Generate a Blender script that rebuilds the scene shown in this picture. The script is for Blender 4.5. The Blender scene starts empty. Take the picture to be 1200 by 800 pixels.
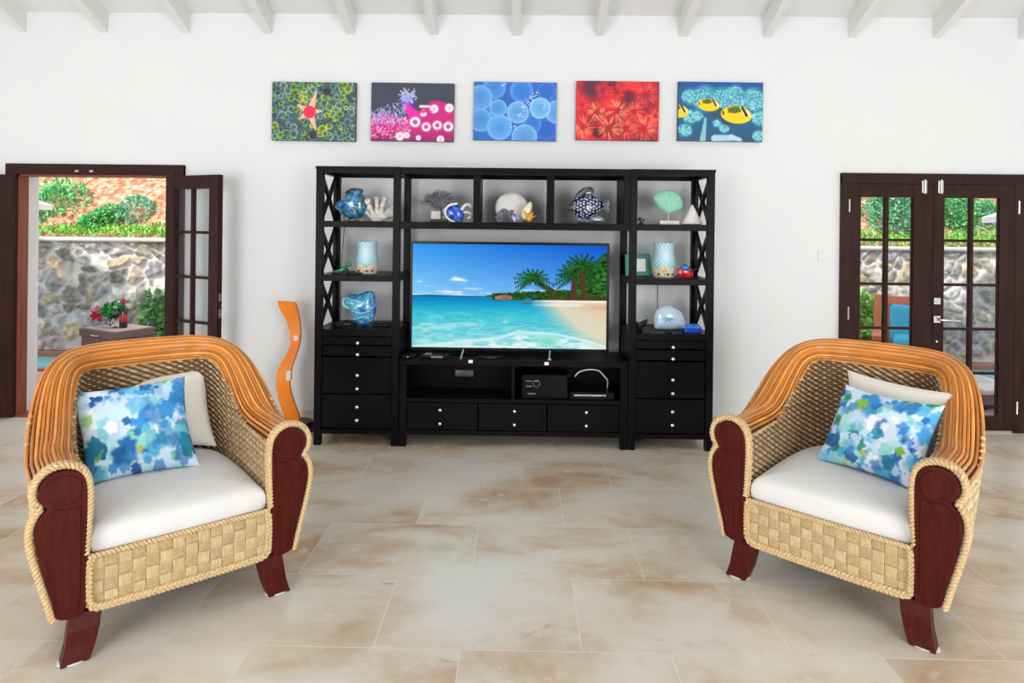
import bpy, math, random
import numpy as np
from mathutils import Vector, Matrix
PI = math.pi
sc = bpy.context.scene
COL = sc.collection

# ------------------------------------------------------------------ camera
FPX, HOR, CAMH = 760.0, 268.0, 1.567
YAW, ROLL = math.radians(.85), math.radians(.64)
RM = (Matrix.Rotation(YAW, 3, 'Z') @ Matrix.Rotation(PI/2, 3, 'X') @ Matrix.Rotation(ROLL, 3, 'Z'))
cam_d = bpy.data.cameras.new('camera'); cam = bpy.data.objects.new('camera', cam_d); COL.objects.link(cam)
cam.matrix_world = Matrix.Translation((0, 0, CAMH)) @ RM.to_4x4()
cam_d.sensor_width = 36; cam_d.lens = FPX/1200*36; cam_d.shift_y = -(400-HOR)/1200
cam_d.clip_start = .05; cam_d.clip_end = 200
sc.camera = cam
def at(px, py, Y):
    """real place of something seen in the photograph, at distance Y from the photographer"""
    d = RM @ Vector(((px-600)/FPX, (HOR-py)/FPX, -1)); t = Y/d.y
    return Vector((d.x*t, Y, CAMH+d.z*t))

# ------------------------------------------------------------------ world, sun, lamps, exposure
sc.view_settings.view_transform = 'Standard'; sc.view_settings.look = 'None'
sc.view_settings.exposure = -.30; sc.view_settings.gamma = 1; sc.view_settings.use_curve_mapping = False
world = bpy.data.worlds.new('world'); sc.world = world; world.use_nodes = True
bg = world.node_tree.nodes['Background']
bg.inputs[0].default_value = (.86, .93, 1.0, 1); bg.inputs[1].default_value = 2.4
def light(name, kind, loc, rot, energy, color=(1, 1, 1), **k):
    l = bpy.data.lights.new(name, kind); l.energy = energy; l.color = color
    for a, b in k.items(): setattr(l, a, b)
    o = bpy.data.objects.new(name, l); COL.objects.link(o); o.location = loc; o.rotation_euler = rot
    return o
light('sun', 'SUN', (0, 0, 12), (math.radians(38), math.radians(-22), 0), 4.2, (1, .96, .9), angle=math.radians(4))
for i, x in enumerate((-3.1, 3.1)):      # daylight through the two big openings behind the photographer
    light('opening_daylight', 'AREA', (x, -2.85, 1.5), (math.radians(90), 0, 0), 205, (1, .985, .96), shape='RECTANGLE', size=2.4, size_y=2.3)
for s_ in (-1, 1):                       # unseen fill light added at each side wall to brighten the floor
    light('side_fill_light', 'AREA', (s_*6.15, 2.6, 1.3), (0, math.radians(90*s_), 0), 22, (1, .985, .96), shape='RECTANGLE', size=2.3, size_y=2.2)
light('ceiling_fill', 'AREA', (0, .2, 4.0), (0, 0, 0), 5, (1, .97, .93), shape='DISK', size=2.2)  # unseen fill lights under the ceiling, added to brighten the room
light('ceiling_fill', 'AREA', (-3.9, 1.6, 3.6), (0, 0, 0), 3, (1, .97, .93), shape='DISK', size=1.4)
light('ceiling_fill', 'AREA', (3.9, 1.6, 3.6), (0, 0, 0), 3, (1, .97, .93), shape='DISK', size=1.4)

# ------------------------------------------------------------------ helpers
def lin(c):
    c = np.asarray(c, float)/255.0
    return np.where(c <= .04045, c/12.92, ((c+.055)/1.055)**2.4)
def L3(c): return tuple(float(v) for v in lin(c))
def L4(c): return L3(c)+(1.0,)

def mat(name, color, rough=.5, metal=0, spec=.5, coat=0, noise=None, bump=None, trans=0, emis=None, attr=False, scale_vec=None, ior=1.45, alpha=None):
    m = bpy.data.materials.new(name); m.use_nodes = True
    nt = m.node_tree; b = nt.nodes['Principled BSDF']
    b.inputs['Base Color'].default_value = L4(color); b.inputs['Roughness'].default_value = rough
    b.inputs['Metallic'].default_value = metal; b.inputs['Specular IOR Level'].default_value = spec
    b.inputs['Coat Weight'].default_value = coat; b.inputs['Coat Roughness'].default_value = .12
    b.inputs['Transmission Weight'].default_value = trans; b.inputs['IOR'].default_value = ior
    tc = nt.nodes.new('ShaderNodeTexCoord'); mp = nt.nodes.new('ShaderNodeMapping')
    nt.links.new(tc.outputs['Object'], mp.inputs[0])
    if scale_vec: mp.inputs['Scale'].default_value = scale_vec
    if attr:
        a = nt.nodes.new('ShaderNodeVertexColor'); a.layer_name = 'Col'
        nt.links.new(a.outputs[0], b.inputs['Base Color'])
    elif noise:
        sc_, c2, contrast = noise
        n = nt.nodes.new('ShaderNodeTexNoise'); n.inputs['Scale'].default_value = sc_; n.inputs['Detail'].default_value = 6
        nt.links.new(mp.outputs[0], n.inputs['Vector'])
        r = nt.nodes.new('ShaderNodeValToRGB')
        r.color_ramp.elements[0].position = .5-contrast; r.color_ramp.elements[1].position = .5+contrast
        r.color_ramp.elements[0].color = L4(color); r.color_ramp.elements[1].color = L4(c2)
        nt.links.new(n.outputs['Fac'], r.inputs[0]); nt.links.new(r.outputs[0], b.inputs['Base Color'])
    if bump:
        n2 = nt.nodes.new('ShaderNodeTexNoise'); n2.inputs['Scale'].default_value = bump[0]; n2.inputs['Detail'].default_value = 4
        nt.links.new(mp.outputs[0], n2.inputs['Vector'])
        bp = nt.nodes.new('ShaderNodeBump'); bp.inputs['Strength'].default_value = bump[1]; bp.inputs['Distance'].default_value = bump[2]
        nt.links.new(n2.outputs['Fac'], bp.inputs['Height']); nt.links.new(bp.outputs[0], b.inputs['Normal'])
    if emis:
        b.inputs['Emission Color'].default_value = L4(emis[0]); b.inputs['Emission Strength'].default_value = emis[1]
    return m

class MB:
    """collects shapes into one mesh"""
    def __init__(s): s.v = []; s.f = []; s.c = None
    def add(s, vs, fs):
        o = len(s.v); s.v += [tuple(map(float, v)) for v in vs]; s.f += [tuple(i+o for i in f) for f in fs]; return s
    def box(s, x0, x1, y0, y1, z0, z1):
        return s.add([(x0, y0, z0), (x1, y0, z0), (x1, y1, z0), (x0, y1, z0), (x0, y0, z1), (x1, y0, z1), (x1, y1, z1), (x0, y1, z1)],
                     [(3, 2, 1, 0), (4, 5, 6, 7), (0, 1, 5, 4), (1, 2, 6, 5), (2, 3, 7, 6), (3, 0, 4, 7)])
    def bar(s, a, b, w, d, up=(0, 1, 0)):
        a, b = Vector(a), Vector(b); t = (b-a).normalized(); u = Vector(up); u = (u-t*u.dot(t)).normalized(); r = t.cross(u)
        vs = [p+r*i*w/2+u*j*d/2 for p in (a, b) for i, j in ((-1, -1), (1, -1), (1, 1), (-1, 1))]
        return s.add(vs, [(0, 1, 2, 3), (7, 6, 5, 4), (0, 4, 5, 1), (1, 5, 6, 2), (2, 6, 7, 3), (3, 7, 4, 0)])
    def tube(s, pts, r, n=6, cap=True, flat=1.0, ref=(0, 0, 1), closed=False):
        P = np.asarray([tuple(p) for p in pts], float); N = len(P)
        if closed: T = np.roll(P, -1, 0)-np.roll(P, 1, 0)
        else: T = np.gradient(P, axis=0)
        T /= np.linalg.norm(T, axis=1)[:, None]+1e-12
        ref = np.asarray(ref, float); U = np.cross(T, ref); nn = np.linalg.norm(U, axis=1)
        bad = nn < .08
        if bad.any(): U[bad] = np.cross(T[bad], np.array([.13, .97, .05])); nn = np.linalg.norm(U, axis=1)
        U /= nn[:, None]; W = np.cross(U, T)
        R = np.broadcast_to(np.asarray(r, float), (N,))[:, None]
        a = np.arange(n)*2*PI/n
        V = (P[:, None]+U[:, None]*(np.cos(a)[None, :, None]*R[:, None]*flat)+W[:, None]*(np.sin(a)[None, :, None]*R[:, None])).reshape(-1, 3)
        F = []
        M = N if closed else N-1
        for i in range(M):
            k = (i+1) % N
            for j in range(n):
                j2 = (j+1) % n; F.append((i*n+j, i*n+j2, k*n+j2, k*n+j))
        if cap and not closed: F += [tuple(range(n-1, -1, -1)), tuple(range((N-1)*n, N*n))]
        return s.add(V, F)
    def lathe(s, prof, c=(0, 0, 0), n=24, sx=1, sy=1):
        vs = [(c[0]+r*math.cos(2*PI*j/n)*sx, c[1]+r*math.sin(2*PI*j/n)*sy, c[2]+z) for r, z in prof for j in range(n)]
        fs = [(i*n+j, i*n+(j+1) % n, (i+1)*n+(j+1) % n, (i+1)*n+j) for i in range(len(prof)-1) for j in range(n)]
        if prof[0][0] > 1e-4: fs.append(tuple(range(n-1, -1, -1)))
        if prof[-1][0] > 1e-4: fs.append(tuple(range((len(prof)-1)*n, len(prof)*n)))
        return s.add(vs, fs)
    def ball(s, c, r, sx=1, sy=1, sz=1, n=12, m=8):
        return s.lathe([(max(1e-5, r*math.sin(PI*i/m)), -r*sz*math.cos(PI*i/m)) for i in range(m+1)], c, n, sx, sy)
    def prism(s, pts, y0, y1):
        """outline in x,z; extruded along y"""
        n = len(pts)
        vs = [(x, y0, z) for x, z in pts]+[(x, y1, z) for x, z in pts]
        fs = [tuple(range(n)), tuple(range(2*n-1, n-1, -1))]+[(i, i+n, (i+1) % n+n, (i+1) % n) for i in range(n)]
        return s.add(vs, fs)
    def grid(s, P):
        P = np.asarray(P); a, b = P.shape[:2]
        idx = np.arange(a*b).reshape(a, b)
        F = np.stack([idx[:-1, :-1], idx[1:, :-1], idx[1:, 1:], idx[:-1, 1:]], -1).reshape(-1, 4)
        return s.add(P.reshape(-1, 3), F.tolist())
    def build(s, name, m, parent=None, smooth=False, bevel=0, col=None, loc=None, ang=None, fix=True):
        me = bpy.data.meshes.new(name); me.from_pydata(s.v, [], s.f); me.update()
        if fix:
            import bmesh
            bm = bmesh.new(); bm.from_mesh(me); bmesh.ops.recalc_face_normals(bm, faces=bm.faces); bm.to_mesh(me); bm.free()
        me.materials.append(m)
        if smooth: me.polygons.foreach_set('use_smooth', [True]*len(me.polygons))
        if ang: me.set_sharp_from_angle(angle=math.radians(ang))
        if col is not None:
            ca = me.color_attributes.new('Col', 'FLOAT_COLOR', 'POINT')
            c = np.ones((len(me.vertices), 4), np.float32); c[:, :3] = np.asarray(col).reshape(-1, 3)[:len(me.vertices)]
            ca.data.foreach_set('color', c.ravel())
        o = bpy.data.objects.new(name, me); COL.objects.link(o)
        if parent: o.parent = parent
        if loc is not None: o.location = loc
        if bevel:
            b = o.modifiers.new('bevel', 'BEVEL'); b.width = bevel; b.segments = 2; b.limit_method = 'ANGLE'; b.angle_limit = math.radians(50)
        return o

def tag(o, label, cat, group=None, kind=None):
    if label: o['label'] = label
    if cat: o['category'] = cat
    if group: o['group'] = group
    if kind: o['kind'] = kind
    return o
def thing(name, label, cat, loc=(0, 0, 0), rz=0, group=None):
    o = bpy.data.objects.new(name, None); COL.objects.link(o); o.location = loc; o.rotation_euler = (0, 0, rz)
    o.empty_display_size = .1
    return tag(o, label, cat, group)
def struct(name, mb, m, **k):
    o = mb.build(name, m, **k); o['kind'] = 'structure'; return o
def copy_tree(o, parent=None, label=None):
    c = o.copy(); COL.objects.link(c)
    if parent is not None: c.parent = parent
    if label: c['label'] = label
    for ch in list(o.children): copy_tree(ch, c)
    return c
def spline(pts, k=6, closed=True):
    P = np.asarray(pts, float); n = len(P); out = []
    rng = range(n) if closed else range(n-1)
    for i in rng:
        if closed: a, b, c, d = P[i-1], P[i], P[(i+1) % n], P[(i+2) % n]
        else: a, b, c, d = P[max(i-1, 0)], P[i], P[i+1], P[min(i+2, n-1)]
        for t in np.arange(k)/k:
            out.append(.5*((2*b)+(-a+c)*t+(2*a-5*b+4*c-d)*t*t+(-a+3*b-3*c+d)*t**3))
    if not closed: out.append(P[-1])
    return np.array(out)
def inflate(outline, th, rings=7, power=.5, y0=0.0, cen=None):
    """a closed outline (x,z) swelled to a rounded solid of thickness th"""
    P = np.asarray(outline, float); c = P.mean(0) if cen is None else np.asarray(cen, float); n = len(P)
    vs = []; fs = []
    ks = [math.cos(PI/2*i/rings) for i in range(rings)]
    for sgn in (1, -1):
        base = len(vs)
        for k in ks:
            y = th/2*max(0, 1-k*k)**power
            for p in P: q = c+(p-c)*k; vs.append((q[0], y0-sgn*y, q[1]))
        vs.append((c[0], y0-sgn*th/2, c[1])); top = len(vs)-1
        for i in range(rings-1):
            for j in range(n):
                j2 = (j+1) % n; f = (base+i*n+j, base+i*n+j2, base+(i+1)*n+j2, base+(i+1)*n+j)
                fs.append(f if sgn > 0 else f[::-1])
        for j in range(n):
            f = (base+(rings-1)*n+j, base+(rings-1)*n+(j+1) % n, top); fs.append(f if sgn > 0 else f[::-1])
    return vs, fs
def vnoise(x, y, s=1.0, seed=0, oct=4):
    x = np.asarray(x, float); y = np.asarray(y, float); out = 0; amp = 1; tot = 0
    for o in range(oct):
        rs = np.random.RandomState(seed*17+o); G = rs.rand(64, 64)
        X = x*s; Y = y*s; xi = np.floor(X).astype(int); yi = np.floor(Y).astype(int); fx = X-xi; fy = Y-yi
        fx = fx*fx*(3-2*fx); fy = fy*fy*(3-2*fy)
        g = lambda a, b: G[a % 64, b % 64]
        out = out+amp*((g(xi, yi)*(1-fx)+g(xi+1, yi)*fx)*(1-fy)+(g(xi, yi+1)*(1-fx)+g(xi+1, yi+1)*fx)*fy)
        tot += amp; amp *= .5; s *= 2.03
    return out/tot
class Canvas:
    def __init__(s, w, h, asp, base):
        s.u, s.v = np.meshgrid(np.linspace(0, asp, w), np.linspace(1, 0, h)); s.w, s.h = w, h
        s.c = np.ones((h, w, 3))*np.asarray(base, float)
    def mix(s, m, col): m = np.clip(m, 0, 1)[..., None]; s.c = s.c*(1-m)+np.asarray(col, float)*m; return s
    def disc(s, x, y, r, col, soft=.006, asp=1): return s.mix((r-np.hypot((s.u-x)/asp, s.v-y))/soft+.5, col)
    def ring(s, x, y, r, w, col, soft=.006, a0=None, span=None):
        d = np.hypot(s.u-x, s.v-y); m = (w/2-np.abs(d-r))/soft+.5
        if a0 is not None: m = np.where(((np.arctan2(s.v-y, s.u-x)-a0) % (2*PI)) < span, m, 0)
        return s.mix(m, col)
    def seg(s, a, b, w0, w1, col, soft=.006):
        a, b = np.array(a), np.array(b); d = b-a; t = np.clip(((s.u-a[0])*d[0]+(s.v-a[1])*d[1])/(d@d+1e-9), 0, 1)
        return s.mix((w0+(w1-w0)*t-np.hypot(s.u-a[0]-d[0]*t, s.v-a[1]-d[1]*t))/soft+.5, col)
    def poly(s, pts, col, soft=.004):
        ins = np.zeros_like(s.u, bool); n = len(pts); dist = np.full_like(s.u, 9.)
        for i in range(n):
            (x1, y1), (x2, y2) = pts[i], pts[(i+1) % n]
            c = ((y1 > s.v) != (y2 > s.v)) & (s.u < (x2-x1)*(s.v-y1)/(y2-y1+1e-12)+x1); ins ^= c
            d = np.array([x2-x1, y2-y1]); t = np.clip(((s.u-x1)*d[0]+(s.v-y1)*d[1])/(d@d+1e-12), 0, 1)
            dist = np.minimum(dist, np.hypot(s.u-x1-d[0]*t, s.v-y1-d[1]*t))
        return s.mix(np.where(ins, dist, -dist)/soft+.5, col)
    def colors(s): return lin(np.clip(s.c, 0, 255)).reshape(-1, 3)

# ------------------------------------------------------------------ materials
M = {}
M['wall'] = mat('white plaster', (227, 229, 231), .75, noise=(3, (224, 226, 229), .3), bump=(30, .05, .01))
M['ceil'] = mat('white painted boards', (228, 229, 230), .7)
M['ext'] = mat('outside plaster', (240, 240, 238), .8)
M['black'] = mat('black painted wood', (16, 15, 16), .34, spec=.07, noise=(9, (22, 20, 20), .3), scale_vec=(1, 1, 6))
M['doorwood'] = mat('dark door wood', (40, 25, 23), .38, spec=.14, noise=(5, (62, 38, 35), .25), scale_vec=(6, 6, .6))
M['jamb'] = mat('sunlit red brown jamb wood', (110, 55, 42), .45, noise=(6, (150, 85, 62), .3), scale_vec=(6, 6, .6))  # lighter and redder than the door wood, sunlight put into the colour
M['mahog'] = mat('mahogany', (56, 14, 12), .36, spec=.12, noise=(10, (88, 30, 23), .3), scale_vec=(7, 7, 1))
M['cane'] = mat('honey cane', (200, 118, 42), .3, coat=.35, attr=True)
M['weave'] = mat('seagrass inside', (190, 160, 120), .75, attr=True)
M['weaveback'] = mat('dark cane ribs', (92, 66, 44), .8)
M['rope'] = mat('seagrass rope', (222, 196, 152), .8, noise=(90, (196, 164, 116), .2))
M['strap'] = mat('seagrass straps', (219, 196, 156), .8, attr=True)
M['cush'] = mat('white seat cloth', (222, 222, 222), .9, bump=(260, .12, .002))
M['pillowwhite'] = mat('cream cloth', (230, 226, 216), .9, bump=(300, .1, .002))
M['print'] = mat('printed cloth', (255, 255, 255), .85, attr=True)
M['paint'] = mat('printed canvas', (255, 255, 255), .6, attr=True)
M['edge'] = mat('canvas dark edge', (40, 42, 52), .6)
M['chrome'] = mat('chrome', (225, 225, 228), .15, metal=1)
M['steel'] = mat('brushed steel', (190, 188, 184), .3, metal=1)
M['plasticb'] = mat('black plastic', (12, 12, 13), .25, spec=.2)
M['whitepl'] = mat('white plastic', (235, 236, 238), .4)
M['greypl'] = mat('grey plastic', (120, 122, 126), .4)
M['vcglass'] = mat('coloured art glass', (255, 255, 255), .1, attr=True, coat=.6)
M['vcmatt'] = mat('painted ceramic', (255, 255, 255), .45, attr=True)
M['coralw'] = mat('white coral', (236, 232, 224), .8, noise=(40, (214, 208, 198), .25))
M['coralg'] = mat('grey coral', (150, 150, 158), .8, noise=(30, (90, 90, 98), .25))
M['sand'] = mat('sandy shell', (222, 206, 176), .8, noise=(60, (190, 170, 140), .2))
M['pearl'] = mat('shell white', (236, 232, 228), .4, noise=(8, (214, 212, 212), .2))
M['darkstone'] = mat('black stone', (20, 20, 22), .35)
M['orange'] = mat('orange lacquered wood', (236, 120, 24), .4, noise=(4, (246, 150, 40), .25), scale_vec=(1, 1, .6))
M['deck'] = mat('terracotta pool deck', (206, 178, 160), .7, noise=(3, (190, 150, 130), .3))
M['coping'] = mat('red coping', (176, 112, 90), .7)
M['leaf'] = mat('leaves', (80, 160, 80), .5, attr=True)
M['stem'] = mat('woody stem', (96, 74, 54), .8)
M['benchwood'] = mat('salmon stained wood', (206, 112, 80), .5, noise=(7, (226, 136, 100), .3))
M['bluecloth'] = mat('blue cloth', (58, 176, 214), .85)
M['rattan'] = mat('grey brown rattan', (120, 100, 98), .7, noise=(60, (86, 70, 70), .15))
M['bottle'] = mat('dark green glass', (14, 30, 22), .08, coat=.5)
M['label'] = mat('red label', (190, 40, 60), .6)
M['wineg'] = mat('clear glass', (240, 244, 246), .02, trans=1, ior=1.3)
M['awning'] = mat('white parasol cloth', (232, 234, 238), .8)
M['bookgreen'] = mat('frame', (255, 255, 255), .4, attr=True)

# pane glass: clear, lightly reflective
def pane_glass():
    m = bpy.data.materials.new('pane glass'); m.use_nodes = True; nt = m.node_tree; nt.nodes.clear()
    o = nt.nodes.new('ShaderNodeOutputMaterial'); mx = nt.nodes.new('ShaderNodeMixShader'); t = nt.nodes.new('ShaderNodeBsdfTransparent')
    g = nt.nodes.new('ShaderNodeBsdfGlossy'); fr = nt.nodes.new('ShaderNodeFresnel'); fr.inputs[0].default_value = 1.2
    g.inputs['Roughness'].default_value = .02; t.inputs[0].default_value = (.97, .98, .98, 1)
    nt.links.new(fr.outputs[0], mx.inputs[0]); nt.links.new(t.outputs[0], mx.inputs[1]); nt.links.new(g.outputs[0], mx.inputs[2])
    nt.links.new(mx.outputs[0], o.inputs[0]); return m
M['glass'] = pane_glass()
# pool water
m = mat('pool water', (90, 205, 222), .06, noise=(3, (120, 222, 232), .3), bump=(8, .2, .02)); M['pool'] = m
# screen picture gives off light
def screen_mat():
    m = bpy.data.materials.new('lit screen'); m.use_nodes = True; nt = m.node_tree; nt.nodes.clear()
    o = nt.nodes.new('ShaderNodeOutputMaterial'); e = nt.nodes.new('ShaderNodeEmission'); a = nt.nodes.new('ShaderNodeVertexColor'); a.layer_name = 'Col'
    e.inputs[1].default_value = 1.23; nt.links.new(a.outputs[0], e.inputs[0]); nt.links.new(e.outputs[0], o.inputs[0]); return m
M['screen'] = screen_mat()
# travertine floor
def travertine():
    m = bpy.data.materials.new('travertine tiles'); m.use_nodes = True; nt = m.node_tree; N = nt.nodes; Lk = nt.links.new
    b = N['Principled BSDF']; tc = N.new('ShaderNodeTexCoord'); mp = N.new('ShaderNodeMapping')
    mp.inputs['Location'].default_value = (.21, -2.41+.0, 0); Lk(tc.outputs['Object'], mp.inputs[0])
    br = N.new('ShaderNodeTexBrick'); br.offset = .42; br.offset_frequency = 2
    br.inputs['Scale'].default_value = 1; br.inputs['Brick Width'].default_value = .78; br.inputs['Row Height'].default_value = .505
    br.inputs['Mortar Size'].default_value = .0022; br.inputs['Mortar Smooth'].default_value = .3
    br.inputs['Color1'].default_value = (0, 0, 0, 1); br.inputs['Color2'].default_value = (1, 1, 1, 1); br.inputs['Mortar'].default_value = (.5, .5, .5, 1)
    Lk(mp.outputs[0], br.inputs['Vector'])
    # per-tile shift of the stone pattern
    vm = N.new('ShaderNodeVectorMath'); vm.operation = 'SCALE'; vm.inputs['Scale'].default_value = 7.0
    Lk(br.outputs['Color'], vm.inputs[0])
    va = N.new('ShaderNodeVectorMath'); va.operation = 'ADD'; Lk(tc.outputs['Object'], va.inputs[0]); Lk(vm.outputs[0], va.inputs[1])
    mp2 = N.new('ShaderNodeMapping'); mp2.inputs['Scale'].default_value = (1.0, 1.7, 1); Lk(va.outputs[0], mp2.inputs[0])
    vm3 = N.new('ShaderNodeVectorMath'); vm3.operation = 'SCALE'; vm3.inputs['Scale'].default_value = .28; Lk(br.outputs['Color'], vm3.inputs[0])
    va3 = N.new('ShaderNodeVectorMath'); va3.operation = 'ADD'; Lk(tc.outputs['Object'], va3.inputs[0]); Lk(vm3.outputs[0], va3.inputs[1])
    mp3 = N.new('ShaderNodeMapping'); mp3.inputs['Scale'].default_value = (.9, 1.5, 1); Lk(va3.outputs[0], mp3.inputs[0])
    n1 = N.new('ShaderNodeTexNoise'); n1.inputs['Scale'].default_value = 1.3; n1.inputs['Detail'].default_value = 8; n1.inputs['Roughness'].default_value = .6; n1.inputs['Distortion'].default_value = .4
    Lk(mp3.outputs[0], n1.inputs['Vector'])
    r1 = N.new('ShaderNodeValToRGB'); e = r1.color_ramp.elements
    e[0].position = .38; e[0].color = L4((222, 217, 209)); e[1].position = .66; e[1].color = L4((190, 160, 128))
    k = e.new(.5); k.color = L4((216, 207, 190)); Lk(n1.outputs['Fac'], r1.inputs[0])
    # veins and pits
    n2 = N.new('ShaderNodeTexNoise'); n2.inputs['Scale'].default_value = 5; n2.inputs['Detail'].default_value = 10; n2.inputs['Roughness'].default_value = .7; n2.inputs['Distortion'].default_value = 1.2
    Lk(mp2.outputs[0], n2.inputs['Vector'])
    r2 = N.new('ShaderNodeValToRGB'); e = r2.color_ramp.elements; e[0].position = .6; e[0].color = (0, 0, 0, 1); e[1].position = .7; e[1].color = (1, 1, 1, 1)
    Lk(n2.outputs['Fac'], r2.inputs[0])
    mx = N.new('ShaderNodeMix'); mx.data_type = 'RGBA'; Lk(r2.outputs[0], mx.inputs['Factor']); Lk(r1.outputs[0], mx.inputs['A']); mx.inputs['B'].default_value = L4((150, 116, 84))
    mmul = N.new('ShaderNodeMath'); mmul.operation = 'MULTIPLY'; mmul.inputs[1].default_value = .55; Lk(r2.outputs[0], mmul.inputs[0]); Lk(mmul.outputs[0], mx.inputs['Factor'])
    n3 = N.new('ShaderNodeTexNoise'); n3.inputs['Scale'].default_value = 9; n3.inputs['Detail'].default_value = 6; Lk(va.outputs[0], n3.inputs['Vector'])
    r3 = N.new('ShaderNodeValToRGB'); e = r3.color_ramp.elements; e[0].position = .62; e[0].color = (0, 0, 0, 1); e[1].position = .68; e[1].color = (.5, .5, .5, 1); Lk(n3.outputs['Fac'], r3.inputs[0])
    mw = N.new('ShaderNodeMix'); mw.data_type = 'RGBA'; Lk(r3.outputs[0], mw.inputs['Factor']); Lk(mx.outputs['Result'], mw.inputs['A']); mw.inputs['B'].default_value = L4((222, 216, 206))
    mj = N.new('ShaderNodeMix'); mj.data_type = 'RGBA'; Lk(br.outputs['Fac'], mj.inputs['Factor']); Lk(mw.outputs['Result'], mj.inputs['A']); mj.inputs['B'].default_value = L4((228, 222, 211))
    Lk(mj.outputs['Result'], b.inputs['Base Color'])
    rr = N.new('ShaderNodeMapRange'); rr.inputs['To Min'].default_value = .13; rr.inputs['To Max'].default_value = .36; Lk(n2.outputs['Fac'], rr.inputs['Value']); Lk(rr.outputs[0], b.inputs['Roughness'])
    bp = N.new('ShaderNodeBump'); bp.inputs['Strength'].default_value = .15; bp.inputs['Distance'].default_value = .003; bp.invert = True
    Lk(br.outputs['Fac'], bp.inputs['Height']); Lk(bp.outputs[0], b.inputs['Normal'])
    return m
M['floor'] = travertine()

# ------------------------------------------------------------------ the room
WY = 5.2; WT = .24; XR = 6.2; YB = -3.0; SL = .437; ZE = 3.28; YRIDGE = 1.1
ZR = ZE+SL*(WY-YRIDGE)
LD = (-4.17, -2.72, 2.05); RD = (2.53, 3.98, 2.04)         # outer edges of the two door frames, height
struct('floor', MB().box(-XR, XR, YB, WY+WT, -.12, 0), M['floor'])
w = MB()
w.box(-XR, LD[0]+.075, WY, WY+WT, 0, ZE+.1).box(LD[0]+.075, LD[1]-.075, WY, WY+WT, LD[2]-.03, ZE+.1).box(LD[1]-.075, RD[0]+.03, WY, WY+WT, 0, ZE+.1)
w.box(RD[0]+.03, RD[1]-.03, WY, WY+WT, RD[2]-.03, ZE+.1).box(RD[1]-.03, XR, WY, WY+WT, 0, ZE+.1)
struct('wall_front', w, M['wall'])
def gable(x0, x1):
    ys = [(YB, 0), (WY+WT, 0), (WY+WT, ZE-SL*WT), (YRIDGE, ZR), (YB, ZE)]
    return MB().add([(x0, y, z) for y, z in ys]+[(x1, y, z) for y, z in ys],
                    [(0, 1, 2, 3, 4), (9, 8, 7, 6, 5)]+[(i, i+5, (i+1) % 5+5, (i+1) % 5) for i in range(5)])
struct('wall_left', gable(-XR-.2, -XR), M['wall']); struct('wall_right', gable(XR, XR+.2), M['wall'])
rw = MB().box(-XR, -5, YB-.2, YB, 0, ZE).box(-1.2, 1.2, YB-.2, YB, 0, ZE).box(5, XR, YB-.2, YB, 0, ZE).box(-5, -1.2, YB-.2, YB, 2.8, ZE).box(1.2, 5, YB-.2, YB, 2.8, ZE)
struct('wall_rear', rw, M['wall'])
ce = MB()
for (ya, za, yb, zb) in ((WY+WT+.5, ZE-SL*(WT+.5), YRIDGE, ZR), (YB-.5, ZE-.2, YRIDGE, ZR)):
    ce.add([(-XR-.4, ya, za), (XR+.4, ya, za), (XR+.4, yb, zb), (-XR-.4, yb, zb), (-XR-.4, ya, za+.1), (XR+.4, ya, za+.1), (XR+.4, yb, zb+.1), (-XR-.4, yb, zb+.1)],
           [(0, 1, 2, 3), (7, 6, 5, 4), (0, 4, 5, 1), (1, 5, 6, 2), (2, 6, 7, 3), (3, 7, 4, 0)])
struct('ceiling', ce, M['ceil'])
# rafters, each its own
x = -.725-8*.667; first = None
while x < XR-.1:
    if x > -XR+.1:
        if first is None:
            r_ = MB(); hw = .03; d = .165
            a = (WY+.01, ZE-SL*.01); b = (YRIDGE, ZR)
            r_.add([(-hw, a[0], a[1]-d), (hw, a[0], a[1]-d), (hw, b[0], b[1]-d), (-hw, b[0], b[1]-d), (-hw, a[0], a[1]+.01), (hw, a[0], a[1]+.01), (hw, b[0], b[1]+.01), (-hw, b[0], b[1]+.01)],
                   [(0, 1, 2, 3), (7, 6, 5, 4), (0, 4, 5, 1), (1, 5, 6, 2), (2, 6, 7, 3), (3, 7, 4, 0)])
            first = struct('trim_rafter', r_, M['ceil']); first.location.x = x
        else:
            c = first.copy(); COL.objects.link(c); c.location.x = x
    x += .667
for s_, nm_ in ((-1, 'left'), (1, 'right')):  # added trim framing the side fill lights; the walls behind are solid
    xa, xb = sorted((s_*XR, s_*(XR-.07)))
    struct('trim_side_fill_'+nm_, MB().box(xa, xb, 1.38, 1.5, 0, 2.57).box(xa, xb, 3.7, 3.82, 0, 2.57).box(xa, xb, 1.5, 3.7, 2.45, 2.57), M['doorwood'])
# stone skirting
bb = M['floor']
for nm_, x0, x1 in (('baseboard_left', -XR, LD[0]), ('baseboard_middle', LD[1], RD[0]), ('baseboard_right', RD[1], XR)):
    struct(nm_, MB().box(x0, x1, WY-.012, WY, 0, .085), bb)

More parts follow.
